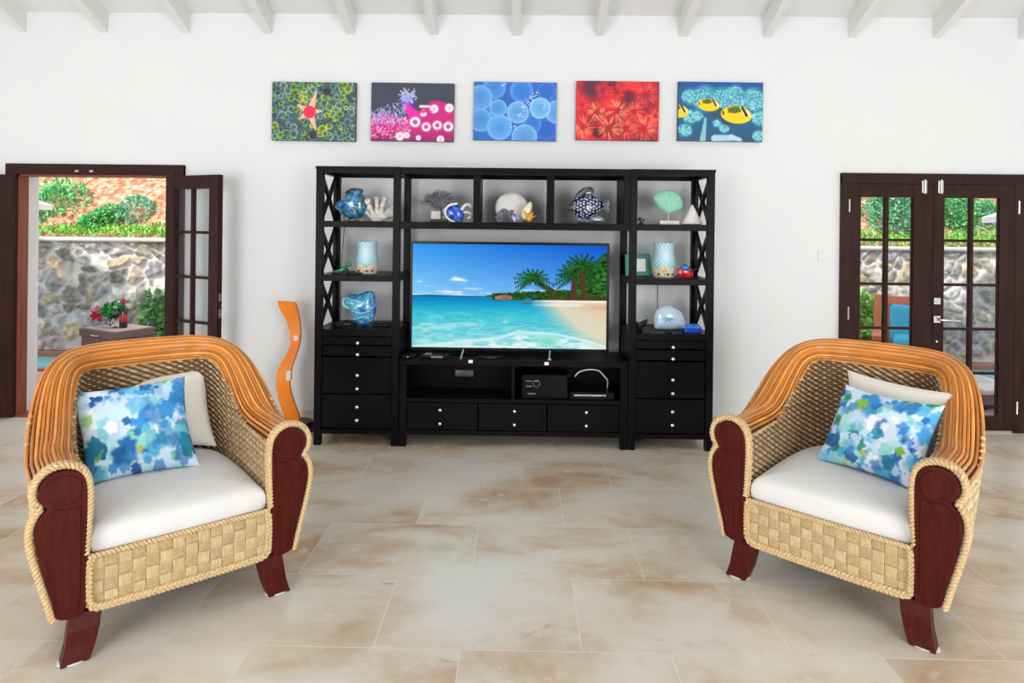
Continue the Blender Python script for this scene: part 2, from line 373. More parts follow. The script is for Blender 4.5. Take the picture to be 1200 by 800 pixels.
# ------------------------------------------------------------------ doors
def frame(n, D):
    x0, x1, zt = D; t = .085
    f = MB().box(x0, x0+t, WY-.03, WY+.1, 0, zt).box(x1-t, x1, WY-.03, WY+.1, 0, zt).box(x0, x1, WY-.032, WY+.1, zt-t, zt)
    o = struct('door_%d' % n, f, M['doorwood'], bevel=.004)
    return o
dl = frame(1, LD); dr = frame(2, RD)
j = MB().box(LD[0]+.085, LD[0]+.095, WY+.0, WY+.1, 0, LD[2]-.085).box(LD[1]-.095, LD[1]-.085, WY, WY+.1, 0, LD[2]-.085).box(LD[0]+.085, LD[1]-.085, WY, WY+.1, LD[2]-.10, LD[2]-.085)
j.build('door_stop', M['jamb'], dl)
h = MB(); h.box(-3.60, -3.57, WY-.036, WY-.03, 1.985, 2.0).box(-3.48, -3.45, WY-.036, WY-.03, 1.985, 2.0); h.build('strike_plate', M['steel'], dl)
ZT, ZB = 1.955, .015; TH = .045
def leaf(name, wd, s0, s1, parent):
    """door leaf in its own coordinates: hinge at x=0, x to the free edge, front face y=-TH"""
    e = bpy.data.objects.new(name, None); COL.objects.link(e); e.parent = parent
    pw = (wd-s0-s1-.026)/2; top, ph, pitch = 1.85, .327, .349
    b = MB().box(0, s0, -TH, 0, ZB, ZT).box(wd-s1, wd, -TH, 0, ZB, ZT).box(s0, wd-s1, -TH, 0, top, ZT).box(s0, wd-s1, -TH, 0, ZB, top-4*pitch-ph)
    b.build('leaf_frame', M['doorwood'], e, bevel=.003)
    g = MB().box(s0+pw, s0+pw+.026, -TH+.006, -.006, top-4*pitch-ph, top)
    for k in range(4): z = top-k*pitch-ph; g.box(s0, wd-s1, -TH+.008, -.008, z-(pitch-ph), z)
    # bevelled beads round each pane
    for k in range(5):
        for c in (s0, s0+pw+.026):
            z1 = top-k*pitch; z0 = z1-ph
            g.box(c, c+.008, -TH+.014, -.014, z0, z1).box(c+pw-.008, c+pw, -TH+.014, -.014, z0, z1)
    g.build('glazing_bars', M['doorwood'], e, bevel=.003)
    for k in range(5):
        for c in (s0, s0+pw+.026):
            z1 = top-k*pitch; z0 = z1-ph
            MB().box(c+.001, c+pw-.001, -TH/2-.002, -TH/2+.002, z0+.001, z1-.001).build('glass_pane', M['glass'], e)
    return e
def hinge(e, z, x=0.0, y=-TH-.004):
    MB().lathe([(.006, -.05), (.008, -.05), (.008, .05), (.006, .05)], (x, y, z), 8).build('hinge', M['steel'], e, smooth=True, ang=40)
# closed pair on the right; hinges at the jambs
lr = leaf('door_leaf', .668, .10, .155, dr); lr.location = (RD[0]+.055, WY+.02, 0)
rr_ = leaf('door_leaf', .668, .15, .085, dr)
rr_.location = (RD[1]-.055, WY+.02, 0)
for c in list(rr_.children):             # mirror the leaf: hinge on the right
    me = c.data; co = np.zeros(len(me.vertices)*3); me.vertices.foreach_get('co', co); co = co.reshape(-1, 3); co[:, 0] *= -1
    me.vertices.foreach_set('co', co.ravel()); me.flip_normals()
for e in (lr,):
    for z in (1.78, .93, .2): hinge(e, z, .006)
for z in (1.78, .2): hinge(rr_, z, -.006)
zf = -TH-.002
def lock_set(e, x, lever=True):
    if lever:
        b = MB().box(x-.028, x+.028, -TH-.010, -TH, 1.005, 1.060); b.lathe([(.013, 0), (.013, .012), (.001, .013)], (0, 0, 0), 12); 
        b = MB().box(x-.026, x+.026, -TH-.009, -TH, 1.008, 1.060).box(x-.012, x+.014, -TH-.016, -TH-.008, 1.024, 1.046)
        b.build('lock_plate', M['chrome'], e, bevel=.003)
        MB().box(x-.026, x+.026, -TH-.009, -TH, .862, .918).build('handle_plate', M['chrome'], e, bevel=.003)
        MB().tube([(x, -TH, .89), (x, -TH-.045, .89), (x+.02, -TH-.055, .89), (x+.15, -TH-.055, .884)], .009, 8).build('lever_handle', M['chrome'], e, smooth=True, ang=50)
        MB().ball((x, -TH-.001, .715), .012, n=10, m=6).build('keyhole', M['chrome'], e, smooth=True)
lock_set(rr_, -.638)
for e, x in ((lr, .59), (rr_, -.622)):
    b = MB().box(x-.02, x+.02, -TH-.012, -TH, 1.885, 1.985)
    b.build('bolt_plate', M['chrome'], e, bevel=.003)
    MB().tube([(x, -TH-.018, 1.88), (x, -TH-.018, 1.99)], .008, 8).build('bolt', M['steel'], e, smooth=True, ang=50)
struct('trim_threshold_right', MB().box(RD[0], RD[1], WY-.02, WY+WT, 0, .018), M['steel'])
struct('trim_threshold_left', MB().box(LD[0]+.08, LD[1]-.08, WY-.02, WY+WT, 0, .012), M['jamb'])
# the open pair on the left
ll = leaf('door_leaf', .585, .135, .085, dl); ll.location = (LD[0]+.085, WY-.035, 0); ll.rotation_euler = (0, 0, math.radians(180+48))
lo = leaf('door_leaf', .585, .10, .10, dl); lo.location = (LD[1]-.10, WY-.035, 0); lo.rotation_euler = (0, 0, math.radians(-24))
MB().box(.560, .590, -.032, -.012, .86, .93).box(.560, .590, -.034, -.010, .99, 1.05).build('latch_plate', M['steel'], lo)
MB().box(.59, .60, -.03, -.014, .885, .905).build('latch', M['steel'], lo)
# ------------------------------------------------------------------ switch plate by the right door
t = tag(MB().box(2.36, 2.42, WY-.008, WY, 1.34, 1.42).build('light_switch', M['wall'], bevel=.004), 'small white switch plate on the wall left of the closed doors', 'switch')

# ------------------------------------------------------------------ outside
ZP = -.01
struct('ground', MB().box(-14, 14, WY+WT, 6.9, -.3, ZP).box(-14, 14, 7.78, 8.1, -.3, ZP), M['deck'])
struct('trim_pool_edge', MB().box(-14, 14, 7.74, 7.80, -.2, .02).box(-14, 14, 6.85, 6.93, -.2, .015), M['coping'])
tag(MB().box(-14, 14, 6.92, 7.75, -.5, -.04).build('pool_water', M['pool']), 'strip of turquoise pool water outside below the stone wall', 'pool', kind='structure')
# rubble stone garden wall
def stone_wall():
    W_, H_ = 20.0, 1.37; nx, nz = 1150, 84
    X, Z = np.meshgrid(np.linspace(-W_/2, W_/2, nx), np.linspace(0, H_, nz), indexing='ij')
    rs = np.random.RandomState(5); cs = .205
    gx = np.arange(-W_/2-.5, W_/2+.5, cs); gz = np.arange(-.3, H_+.3, cs*.82)
    S = np.array([(a+rs.uniform(-.1, .1), b+rs.uniform(-.085, .085)) for a in gx for b in gz]); wt = rs.uniform(-.035, .04, len(S))
    wx = X+(vnoise(X+20, Z+5, 3.5, 2)-.5)*.24; wz = Z+(vnoise(X+40, Z+9, 3.5, 3)-.5)*.24
    p = np.stack([wx.ravel(), wz.ravel()], 1); d1 = np.full(len(p), 9.); d2 = np.full(len(p), 9.); id1 = np.zeros(len(p), int)
    order = np.argsort(S[:, 0]); S = S[order]; wt = wt[order]
    for i0 in range(0, len(p), nz*10):
        q = p[i0:i0+nz*10]; lo, hi = np.searchsorted(S[:, 0], [q[:, 0].min()-.5, q[:, 0].max()+.5])
        dd = np.hypot(q[:, None, 0]-S[None, lo:hi, 0], (q[:, None, 1]-S[None, lo:hi, 1])*1.15)+wt[None, lo:hi]
        o = np.argpartition(dd, 1, axis=1)[:, :2]; a = np.take_along_axis(dd, o, 1); sw = a[:, 0] > a[:, 1]
        o[sw] = o[sw][:, ::-1]; a = np.sort(a, 1)
        d1[i0:i0+len(q)] = a[:, 0]; d2[i0:i0+len(q)] = a[:, 1]; id1[i0:i0+len(q)] = o[:, 0]+lo
    e = (d2-d1).reshape(nx, nz); k = np.clip((e-.022)/.03, 0, 1); k = k*k*(3-2*k)
    rough = vnoise(X+30, Z+30, 14, 7)
    Y = 8.0-.028*k-.02*k*rough*2+.012*vnoise(X, Z, 30, 8)
    pal = np.array([(176, 172, 168), (156, 152, 150), (196, 190, 184), (142, 138, 136), (196, 180, 158), (212, 188, 156), (168, 162, 168), (132, 126, 120), (210, 206, 198), (178, 166, 136), (150, 146, 154)])
    cc = pal[rs.randint(0, len(pal), len(S))][id1].reshape(nx, nz, 3)
    cc = cc*(.62+.72*vnoise(X+11, Z+3, 26, 9)[..., None])*(.85+.3*vnoise(X+1, Z+33, 6, 12)[..., None])
    mort = np.array((226, 223, 218))*(.9+.15*vnoise(X, Z, 12, 10)[..., None])
    c = mort*(1-k[..., None])+cc*k[..., None]
    # moss and lichen stains
    s_ = np.clip((vnoise(X+7, Z+8, 5, 20)-.6)*8, 0, 1)[..., None]; c = c*(1-.35*s_)+np.array((118, 112, 70))*.35*s_
    mb = MB().grid(np.stack([X, Y, Z], -1)); n0 = len(mb.v)
    mb.box(-W_/2, W_/2, 8.02, 8.35, 0, H_); mb.box(-W_/2, W_/2, 7.93, 8.38, H_-.015, H_+.03)
    col = np.vstack([lin(np.clip(c, 0, 255)).reshape(-1, 3), np.tile(lin((205, 200, 190)), (len(mb.v)-n0, 1))])
    m = mat('rubble stone', (255, 255, 255), .85, attr=True)
    return struct('wall_garden', mb, m, smooth=True, col=col, fix=False)
stone_wall()
# hillside of rock and dry soil
def hill():
    nx, ny = 260, 110
    X, S_ = np.meshgrid(np.linspace(-13, 13, nx), np.linspace(0, 1, ny), indexing='ij')
    Y = 8.3+S_*9; Z = 1.25+S_*8.5
    n = vnoise(X+30, S_*9+3, 1.1, 31, 5); n2 = vnoise(X+10, S_*9, 5.5, 33, 4)
    Z = Z+(n-.5)*1.3*np.minimum(1, S_*8)+(n2-.5)*.5*np.minimum(1, S_*8); Y = Y+(n2-.5)*.4*np.minimum(1, S_*8)
    a = vnoise(X+5, S_*10, 6, 35, 5); b = vnoise(X+5, S_*10, 2, 36, 3); d = vnoise(X+50, S_*10, 15, 37, 3)
    c = np.array((200, 150, 112))*(1-a[..., None])+np.array((226, 196, 160))*a[..., None]
    k = np.clip((b-.5)*6, 0, 1)[..., None]; c = c*(1-.5*k)+np.array((190, 116, 80))*.5*k
    k = np.clip((d-.55)*8, 0, 1)[..., None]; c = c*(1-.5*k)+np.array((120, 84, 60))*.5*k
    m = mat('rocky soil', (150, 96, 70), .95, noise=(13, (222, 192, 164), .17), bump=(7, 1.0, .12))
    r = [n_ for n_ in m.node_tree.nodes if n_.type == 'VALTORGB'][0].color_ramp
    e = r.elements.new(.46); e.color = L4((190, 128, 96)); e = r.elements.new(.56); e.color = L4((208, 166, 134))
    return struct('hillside', MB().grid(np.stack([X, Y, Z], -1)), m, smooth=True)
hill()
def foliage(c, rad, n, size, cols, seed, spiky=0):
    rs = np.random.RandomState(seed); v = []; f = []; col = []
    # a few lobes make an uneven crown
    lobes = [(rs.uniform(-.55, .55, 3)*rad, rs.uniform(.4, .7)) for _ in range(7)]+[(np.zeros(3), .75)]
    for i in range(n):
        lc, ls = lobes[rs.randint(len(lobes))]; d = rs.normal(size=3); d /= np.linalg.norm(d); r = rs.uniform(.55, 1)**.5*ls
        p = np.array(c)+lc+d*rad*r
        if p[2] < c[2]-rad[2]*.98: p[2] = c[2]-rad[2]*.98
        u = rs.normal(size=3)+d*1.2; u[2] += spiky; u /= np.linalg.norm(u); w_ = np.cross(u, rs.normal(size=3)); w_ /= np.linalg.norm(w_)
        s = size*rs.uniform(.6, 1.3); wd = s*(.22 if spiky else .42); up = np.cross(u, w_)*s*.12
        o = len(v); v += [p, p+u*s*.5+w_*wd+up, p+u*s, p+u*s*.5-w_*wd+up]; f.append((o, o+1, o+2, o+3))
        k = np.array(cols[rs.randint(len(cols))], float)*rs.uniform(.85, 1.15); col += [k]*4
    return v, f, np.clip(np.array(col), 0, 255)
def shrub(name, c, rad, n, size, cols, seed, label, cat='shrub', group=None, base=None, spiky=0):
    base = c[2]-rad[2] if base is None else base
    t = thing(name, label, cat, (c[0], c[1], base), 0, group)
    v, f, col = foliage((0, 0, c[2]-base), np.array(rad), n, size, cols, seed, spiky)
    MB().add(v, f).build('foliage', M['leaf'], t, col=lin(col), fix=False)
    rs = random.Random(seed); st = MB()
    for i in range(5):
        e = (rs.uniform(-.5, .5)*rad[0], rs.uniform(-.4, .4)*rad[1], (c[2]-base)*rs.uniform(.8, 1.2))
        st.tube(spline([(e[0]*.1, e[1]*.1, -.05), (e[0]*.4, e[1]*.4, e[2]*.5), e], 4, False), .014, 5)
    st.build('stem', M['stem'], t, smooth=True); return t
G1 = [(96, 180, 110), (124, 204, 124), (72, 150, 92), (156, 222, 140), (104, 188, 128)]
G2 = [(112, 178, 148), (136, 200, 166), (84, 150, 120), (164, 216, 186)]
G3 = [(120, 190, 70), (150, 212, 84), (96, 170, 60)]
def B(px, py, Y): p = at(px, py, Y); return p
# seen through the left doorway
SG = 'shrubs above the stone wall'
p = B(72, 246, 8.9); shrub('shrub', (p.x, 8.9, p.z), (.62, .40, .56), 8500, .075, G1, 1, 'feathery green shrub above the stone wall at the left edge of the open doorway', base=1.42, spiky=.6, group=SG)
p = B(112, 238, 9.7); shrub('shrub', (p.x, 9.75, p.z+.1), (.5, .30, .66), 5200, .08, G1, 2, 'tall thin green shrub behind the others in the open doorway', base=1.6, spiky=.6, group=SG)
p = B(160, 254, 8.8); shrub('shrub', (p.x, 8.8, p.z), (.38, .30, .38), 6500, .05, G2, 3, 'round blue-green shrub on the stone wall in the open doorway', base=1.42, spiky=.4, group=SG)
p = B(120, 264, 8.7); shrub('shrub', (p.x, 8.7, p.z), (.30, .22, .24), 2600, .055, G1, 4, 'small green shrub between the feathery shrub and the round blue-green one', base=1.42, group=SG)
# seen through the right doors
p = B(1048, 243, 8.9); shrub('shrub', (p.x, 8.9, p.z), (.44, .36, .48), 6500, .06, G2+G1[:2], 5, 'bushy green shrub above the stone wall in the left leaf of the closed doors', base=1.42, spiky=.5, group=SG)
p = B(1117, 252, 8.85); shrub('shrub', (p.x, 8.85, p.z), (.30, .26, .38), 4500, .055, G1, 6, 'green shrub above the stone wall at the middle of the closed doors', base=1.42, spiky=.5, group=SG)
p = B(1162, 262, 8.9); shrub('shrub', (p.x, 8.9, p.z), (.3, .26, .34), 4500, .055, G1+G2[:1], 7, 'green shrub above the stone wall right of the closed doors, below the parasol', base=1.42, spiky=.5, group=SG)
# red flowering plant on the slope
for (px, py, s, lab) in ((128, 256, 8, 'left open doorway'),):
    p = B(px, py, 9.1); shrub('flowering_plant', (p.x, 9.1, p.z), (.16, .12, .16), 260, .05, [(206, 70, 60), (220, 96, 70), (110, 160, 80)], s, 'low plant with red flowers among the shrubs seen through the open doorway', 'plant')
# ground cover along the wall top
v = []; f = []; cc = []
rs = np.random.RandomState(3)
for i in range(15000):
    x = rs.uniform(-7.2, 7.2); y = rs.uniform(8.3, 8.75); z = 1.42+(y-8.3)*.3+rs.uniform(-.02, .06)
    u = rs.normal(size=3); u[2] = abs(u[2])+.6; u /= np.linalg.norm(u); w_ = np.cross(u, rs.normal(size=3)); w_ /= np.linalg.norm(w_); s = rs.uniform(.025, .06); o = len(v)
    p = np.array((x, y, z)); v += [p, p+u*s*.5+w_*s*.3, p+u*s, p+u*s*.5-w_*s*.3]; f.append((o, o+1, o+2, o+3)); cc += [np.array(G3[rs.randint(3)])*rs.uniform(.85, 1.1)]*4
tag(MB().add(v, f).build('ground_cover', M['leaf'], col=lin(np.clip(np.array(cc), 0, 255)), fix=False), 'bright green ground cover growing along the top of the stone wall', 'plants', kind='stuff')
# plants in front of the wall
p = B(197, 362, 7.86); shrub('leafy_plant', (p.x, 7.82, .45), (.28, .05, .42), 620, .09, [(120, 180, 100), (150, 200, 110), (110, 150, 110)], 11, 'leafy plant in front of the stone wall by the open leaf of the left doorway', 'plant', base=0)
p = B(1014, 360, 7.86); shrub('leafy_plant', (p.x, 7.82, .50), (.20, .05, .42), 520, .09, [(140, 200, 70), (170, 215, 90), (110, 170, 80)], 12, 'yellow-green leafy plant in front of the stone wall left of the garden chair', 'plant', base=0)
# parasols
def parasol(cx, cy, zr, label, rad=1.25):
    t = thing('parasol', label, 'parasol', (cx, cy, 0), 0)
    c = MB(); n = 8
    vs = [(0, 0, zr+.46)]+[(rad*math.cos(2*PI*i/n), rad*math.sin(2*PI*i/n), zr) for i in range(n)]+[(rad*math.cos(2*PI*i/n), rad*math.sin(2*PI*i/n), zr-.06) for i in range(n)]
    c.add(vs, [(0, 1+i, 1+(i+1) % n) for i in range(n)]+[(1+i, 9+i, 9+(i+1) % n, 1+(i+1) % n) for i in range(n)]); c.build('canopy', M['awning'], t, fix=False)
    rb = MB()
    for i in range(n): rb.tube([(0, 0, zr+.43), (rad*.98*math.cos(2*PI*i/n), rad*.98*math.sin(2*PI*i/n), zr-.02)], .008, 5)
    rb.build('ribs', M['stem'], t); MB().tube([(0, 0, .0), (0, 0, zr+.52)], .022, 10).build('pole', M['stem'], t, smooth=True, ang=50)
    MB().lathe([(.24, 0), (.24, .05), (.06, .09), (.03, .12)], (0, 0, ZP), 20).build('base', M['greypl'], t)
p = B(58, 237, 6.4); parasol(p.x-1.50, 6.4, p.z, 'pale parasol whose edge shows at the left side of the open doorway')
p = B(1148, 252, 6.4); parasol(p.x+1.52, 6.4, p.z, 'pale parasol whose edge shows at the top of the closed right doors')
# rattan trunk with wine
a = B(104, 386, 6.3); b = B(150, 386, 6.3)
t = thing('storage_trunk', 'grey-brown rattan storage trunk by the pool with a bottle and flowers on it', 'trunk', ((a.x+b.x)/2, 6.45, ZP), math.radians(-26))
zt = a.z-ZP
MB().box(-.27, .27, -.2, .2, .03, zt-.07).build('body', M['rattan'], t, bevel=.008)
MB().box(-.285, .285, -.215, .215, zt-.075, zt).build('lid', M['rattan'], t, bevel=.012)
MB().box(-.26, .26, -.19, .19, zt, zt+.004).build('lid_panel', mat('pale lid', (190, 170, 160), .6), t)
for sx in (-1, 1):
    for sy in (-1, 1): MB().box(sx*.25-.02, sx*.25+.02, sy*.18-.02, sy*.18+.02, 0, .05).build('foot', M['rattan'], t)
MB().tube([(-.06, -.222, zt-.05), (-.05, -.235, zt-.05), (.05, -.235, zt-.05), (.06, -.222, zt-.05)], .007, 6).build('handle', M['steel'], t, smooth=True)
ztop = zt+ZP+.004
q = B(144.5, 384, 6.42)
t = thing('wine_bottle', 'dark wine bottle with a red label on the rattan trunk', 'bottle', (q.x, 6.42, ztop))
MB().lathe([(.034, 0), (.037, .01), (.037, .15), (.03, .18), (.014, .21), (.013, .27), (.015, .272), (.015, .285), (.001, .286)], n=20).build('body', M['bottle'], t, smooth=True, ang=50)
MB().lathe([(.0378, .06), (.0378, .13)], n=20).build('bottle_label', M['label'], t, smooth=True)
MB().lathe([(.0155, .24), (.0158, .29), (.001, .291)], n=14).build('capsule', M['label'], t, smooth=True)
for px, nm_ in ((134.5, 'left'),):
    q = B(px, 384, 6.4); t = thing('wine_glass', 'stemmed wine glass between the flowers and the bottle on the trunk', 'wine glass', (q.x, 6.40, ztop))
    MB().lathe([(.032, 0), (.03, .004), (.004, .01), (.004, .08), (.02, .1), (.036, .13), (.036, .16), (.03, .19), (.028, .19), (.034, .16), (.034, .13), (.001, .1)], n=18).build('bowl', M['wineg'], t, smooth=True)
    MB().lathe([(.001, .102), (.018, .104), (.033, .128), (.001, .129)], n=18).build('wine', mat('red wine', (60, 10, 20), .1), t, smooth=True)
q = B(125, 384, 6.45); t = thing('flower_vase', 'glass vase of pink flowers and green leaves on the rattan trunk', 'vase', (q.x, 6.5, ztop))
MB().lathe([(.03, 0), (.035, .02), (.025, .09), (.03, .12), (.026, .12), (.021, .09), (.03, .02), (.001, .01)], n=16).build('vase', M['wineg'], t, smooth=True)
v, f, col = foliage((.04, 0, .17), np.array((.13, .06, .05)), 110, .07, [(40, 160, 70), (70, 190, 90), (40, 130, 60)], 5)
MB().add(v, f).build('leaves', M['leaf'], t, col=lin(col), fix=False)
for i, (dx, dz, cl) in enumerate(((-.12, .13, (228, 40, 80)), (-.09, .17, (238, 150, 170)), (-.1, .1, (210, 30, 60)), (.07, .22, (240, 236, 236)))):
    v, f, col = foliage((dx, -.03, dz), np.array((.035, .03, .03)), 40, .035, [cl], 8+i); MB().add(v, f).build('flower', M['leaf'], t, col=lin(col), fix=False)
MB().tube([(0, 0, .02), (-.03, 0, .1), (-.1, -.02, .13)], .003, 5).tube([(0, 0, .02), (.03, 0, .15), (.07, -.02, .2)], .003, 5).build('stems', M['leaf'], t, col=np.tile(lin((60, 140, 60)), (400, 1)))
# garden bench with cushions
BY = 6.45; a = B(1029, 345, BY)
ang = math.radians(0)
t = thing('garden_chair', 'salmon-red wooden garden chair outside behind the closed doors', 'chair', (a.x+.21, BY-.11, ZP), math.radians(-29))
zt = a.z-ZP; hw = .24
for sx in (-1, 1):
    MB().box(sx*hw-.03, sx*hw+.03, .0, .05, 0, zt).build('leg', M['benchwood'], t, bevel=.004)
    MB().box(sx*hw-.03, sx*hw+.03, -.5, -.45, 0, .60).build('leg', M['benchwood'], t, bevel=.004)
    MB().box(sx*hw-.04, sx*hw+.04, -.53, .04, .60, .635).build('armrest', M['benchwood'], t, bevel=.006)
bk = MB().box(-hw, hw, .005, .045, zt-.09, zt-.01).box(-hw, hw, .01, .04, .44, .50)
n = 5
for i in range(n):
    x = -hw+.06+(2*hw-.12)*(i+.5)/n; bk.box(x-.035, x+.035, .015, .035, .5, zt-.09)
bk.build('backrest', M['benchwood'], t, bevel=.003)
s = MB().box(-hw, hw, -.5, -.46, .34, .41)
for i in range(6): s.box(-hw+.03, hw-.03, -.49+i*.08, -.42+i*.08, .39, .41)
s.build('seat', M['benchwood'], t, bevel=.003)
def slab_cushion(name, m, label, c, dims, rot=(0, 0, 0), cat='cushion', parent=None, group=None):
    n = 17; P = []; U, V = np.meshgrid(np.linspace(-1, 1, n), np.linspace(-1, 1, n), indexing='ij')
    h = np.clip((1-np.abs(U)**5)*(1-np.abs(V)**5), 0, 1)**.4
    mb = MB(); mb.grid(np.stack([U*dims[0]/2, V*dims[1]/2, h*dims[2]/2], -1)); mb.grid(np.stack([U*dims[0]/2, V*dims[1]/2, -h*dims[2]/2], -1))
    o = mb.build(name, m, smooth=True, fix=False); o.location = c; o.rotation_euler = rot
    if label: tag(o, label, cat, group)
    return o
slab_cushion('seat_cushion', M['cush'], 'white seat cushion on the wooden garden chair', (a.x+.21-.12, BY-.11-.21, .41+.05), (.43, .44, .10), (0, 0, math.radians(-29)))
q = B(1057, 363, 6.38); slab_cushion('throw_pillow', M['bluecloth'], 'blue pillow standing against the back of the garden chair', (a.x+.20, BY-.20, .70), (.34, .36, .11), (math.radians(80), 0, math.radians(-29)))
slab_cushion('throw_pillow', M['bluecloth'], 'blue pillow lying flat on the white cushion in front of the standing one', (a.x+.13, BY-.36, .56), (.32, .28, .10), (math.radians(6), 0, math.radians(-29)))
# sun lounger end outside the right door
a = B(1153, 453, 5.95)
t = thing('pool_lounger', 'grey-sided pool lounger with a white top outside the right door leaf', 'lounger', (a.x+.1, 6.2, ZP), math.radians(8))
zl = a.z-ZP
MB().box(-.22, .22, -.32, .6, .04, zl-.05).build('body', M['greypl'], t, bevel=.02)
MB().box(-.24, .24, -.35, .63, zl-.05, zl).build('top_pad', M['whitepl'], t, bevel=.015)
MB().add([(-.2, -.1, zl), (.1, -.1, zl), (.1, .5, zl), (-.2, .5, zl), (-.2, .2, zl+.17), (-.12, .2, zl+.17), (-.12, .4, zl+.17), (-.2, .4, zl+.17)], [(3, 2, 1, 0), (4, 5, 6, 7), (0, 1, 5, 4), (1, 2, 6, 5), (2, 3, 7, 6), (3, 0, 4, 7)]).build('headrest', M['cush'], t, bevel=.01)
for sx in (-1, 1):
    for y in (-.28, .56): MB().box(sx*.18-.02, sx*.18+.02, y-.02, y+.02, 0, .05).build('leg', M['plasticb'], t)

# ------------------------------------------------------------------ pictures above the shelves
def painting(px0, py0, px1, py1, cv, label, rot=0):
    a = at(px0, py0, WY-.03); b = at(px1, py1, WY-.03)
    w_, h_ = b.x-a.x, a.z-b.z
    t = thing('canvas_print', label, 'picture', ((a.x+b.x)/2, WY, (a.z+b.z)/2), 0, 'row of five sea life prints above the shelves')
    t.rotation_euler = (0, math.radians(.35), 0)      # hung a hair out of level
    MB().box(-w_/2, w_/2, -.035, -.002, -h_/2, h_/2).build('stretcher', M['edge'], t)
    X = cv.u/cv.u.max()*w_-w_/2; Z = cv.v*h_-h_/2
    MB().grid(np.stack([X, np.full_like(X, -.0365), Z], -1)).build('picture_face', M['paint'], t, col=cv.colors(), fix=False)
W_, H_ = 210, 148; A = 1.42
rs = np.random.RandomState(1)
# 1 curled green coral with a red-centred starfish
c = Canvas(W_, H_, A, (60, 84, 88)); n = vnoise(c.u, c.v, 5, 1)
c.c = c.c*(.7+.7*n[..., None])
for i in range(230):
    x, y = rs.uniform(0, A), rs.uniform(0, 1); r = rs.uniform(.028, .06)
    warm = math.exp(-((x-.62)**2/.12+(y-.45)**2/.2))
    pal = [(126, 172, 62), (176, 200, 66), (150, 190, 80)] if rs.rand() < .25+.5*warm else [(120, 166, 158), (96, 140, 140), (140, 176, 168), (90, 120, 140), (108, 160, 110)]
    cl = np.array(pal[rs.randint(len(pal))]); c.disc(x, y, r, cl*.66, .01); c.ring(x, y, r, .013, cl*1.12, .008, rs.uniform(0, 6.28), rs.uniform(3.6, 6.2)); c.disc(x, y, r*.25, cl*.35, .01)
c.disc(.93, .84, .07, (44, 48, 52), .04).disc(.70, .10, .07, (44, 52, 78), .03)
for i in range(26): x, y = .52+rs.normal()*.05, .74+rs.normal()*.045; c.disc(x, y, .012, (214, 206, 60))
S_ = (.64, .49)
for a_, l in ((72, .36), (150, .24), (215, .2), (290, .32), (5, .2)):
    a_ = math.radians(a_); e = (S_[0]+l*math.cos(a_), S_[1]+l*math.sin(a_)); c.seg(S_, e, .075, .012, (240, 186, 160), .012)
c.disc(S_[0], S_[1], .105, (238, 40, 84), .012)
painting(319.5, 96, 416.5, 165.5, c, 'print of green curled coral with a red-centred starfish, first picture of the row')
# 2 pink anemone on slate
c = Canvas(W_, H_, A, (62, 66, 84))
top = .42+.22*np.clip((c.u-.55)/.5, 0, 1)+.05*vnoise(c.u, c.v, 7, 3)+.05*np.sin(c.u*7)
c.mix((top-c.v)/.03, (206, 28, 128)); c.mix(((.18-c.v)/.2)*.7, (90, 40, 90))
c.disc(.62, .66, .12, (60, 40, 200), .04).seg((.6, .6), (.78, .4), .06, .10, (236, 36, 170), .03)
for i in range(70):
    a_ = rs.uniform(.2, 2.2); r = rs.uniform(.05, .24); b0 = (.60+.05*rs.normal(), .70+.03*rs.normal()); e = (b0[0]+r*.8*math.cos(a_), b0[1]+r*.8*math.sin(a_))
    c.seg(b0, e, .004, .003, (150, 160, 220)); c.disc(e[0], e[1], .011, (214, 222, 250))
for i in range(200):
    x, y = rs.uniform(0, .6), rs.uniform(.3, .66)-.0; y = min(y, .42+.4*x+rs.uniform(-.1, .1)); c.disc(x, y, .010, (190, 200, 240)); c.seg((x, y), (x+rs.normal()*.03, y-.05), .004, .003, (150, 150, 210))
for i in range(260): c.disc(rs.uniform(0, .68), rs.uniform(.05, .40), .009, (250, 180, 220))
for x, y, r in ((.76, .33, .085), (.95, .25, .075), (1.14, .28, .075), (1.33, .26, .08), (1.08, .56, .07), (1.34, .58, .07), (.9, .48, .05), (.5, .08, .07), (.62, .1, .05), (1.2, .04, .06), (.82, .06, .04)):
    c.disc(x, y, r, (250, 236, 244), .015)
    c.disc(x, y, r*.48, (216, 60, 140) if r > .072 else (226, 200, 214), .015)
    for k in range(14): a_ = k*2*PI/14; c.seg((x+r*.9*math.cos(a_), y+r*.9*math.sin(a_)), (x+r*1.2*math.cos(a_), y+r*1.2*math.sin(a_)), .008, .003, (250, 226, 240))
c.seg((.8, .5), (1.05, .52), .02, .01, (226, 40, 120)).seg((.85, .6), (1.0, .6), .025, .02, (246, 214, 232), .02)
painting(435.5, 97, 531.5, 166, c, 'print of a pink and white anemone on dark slate, second picture of the row')
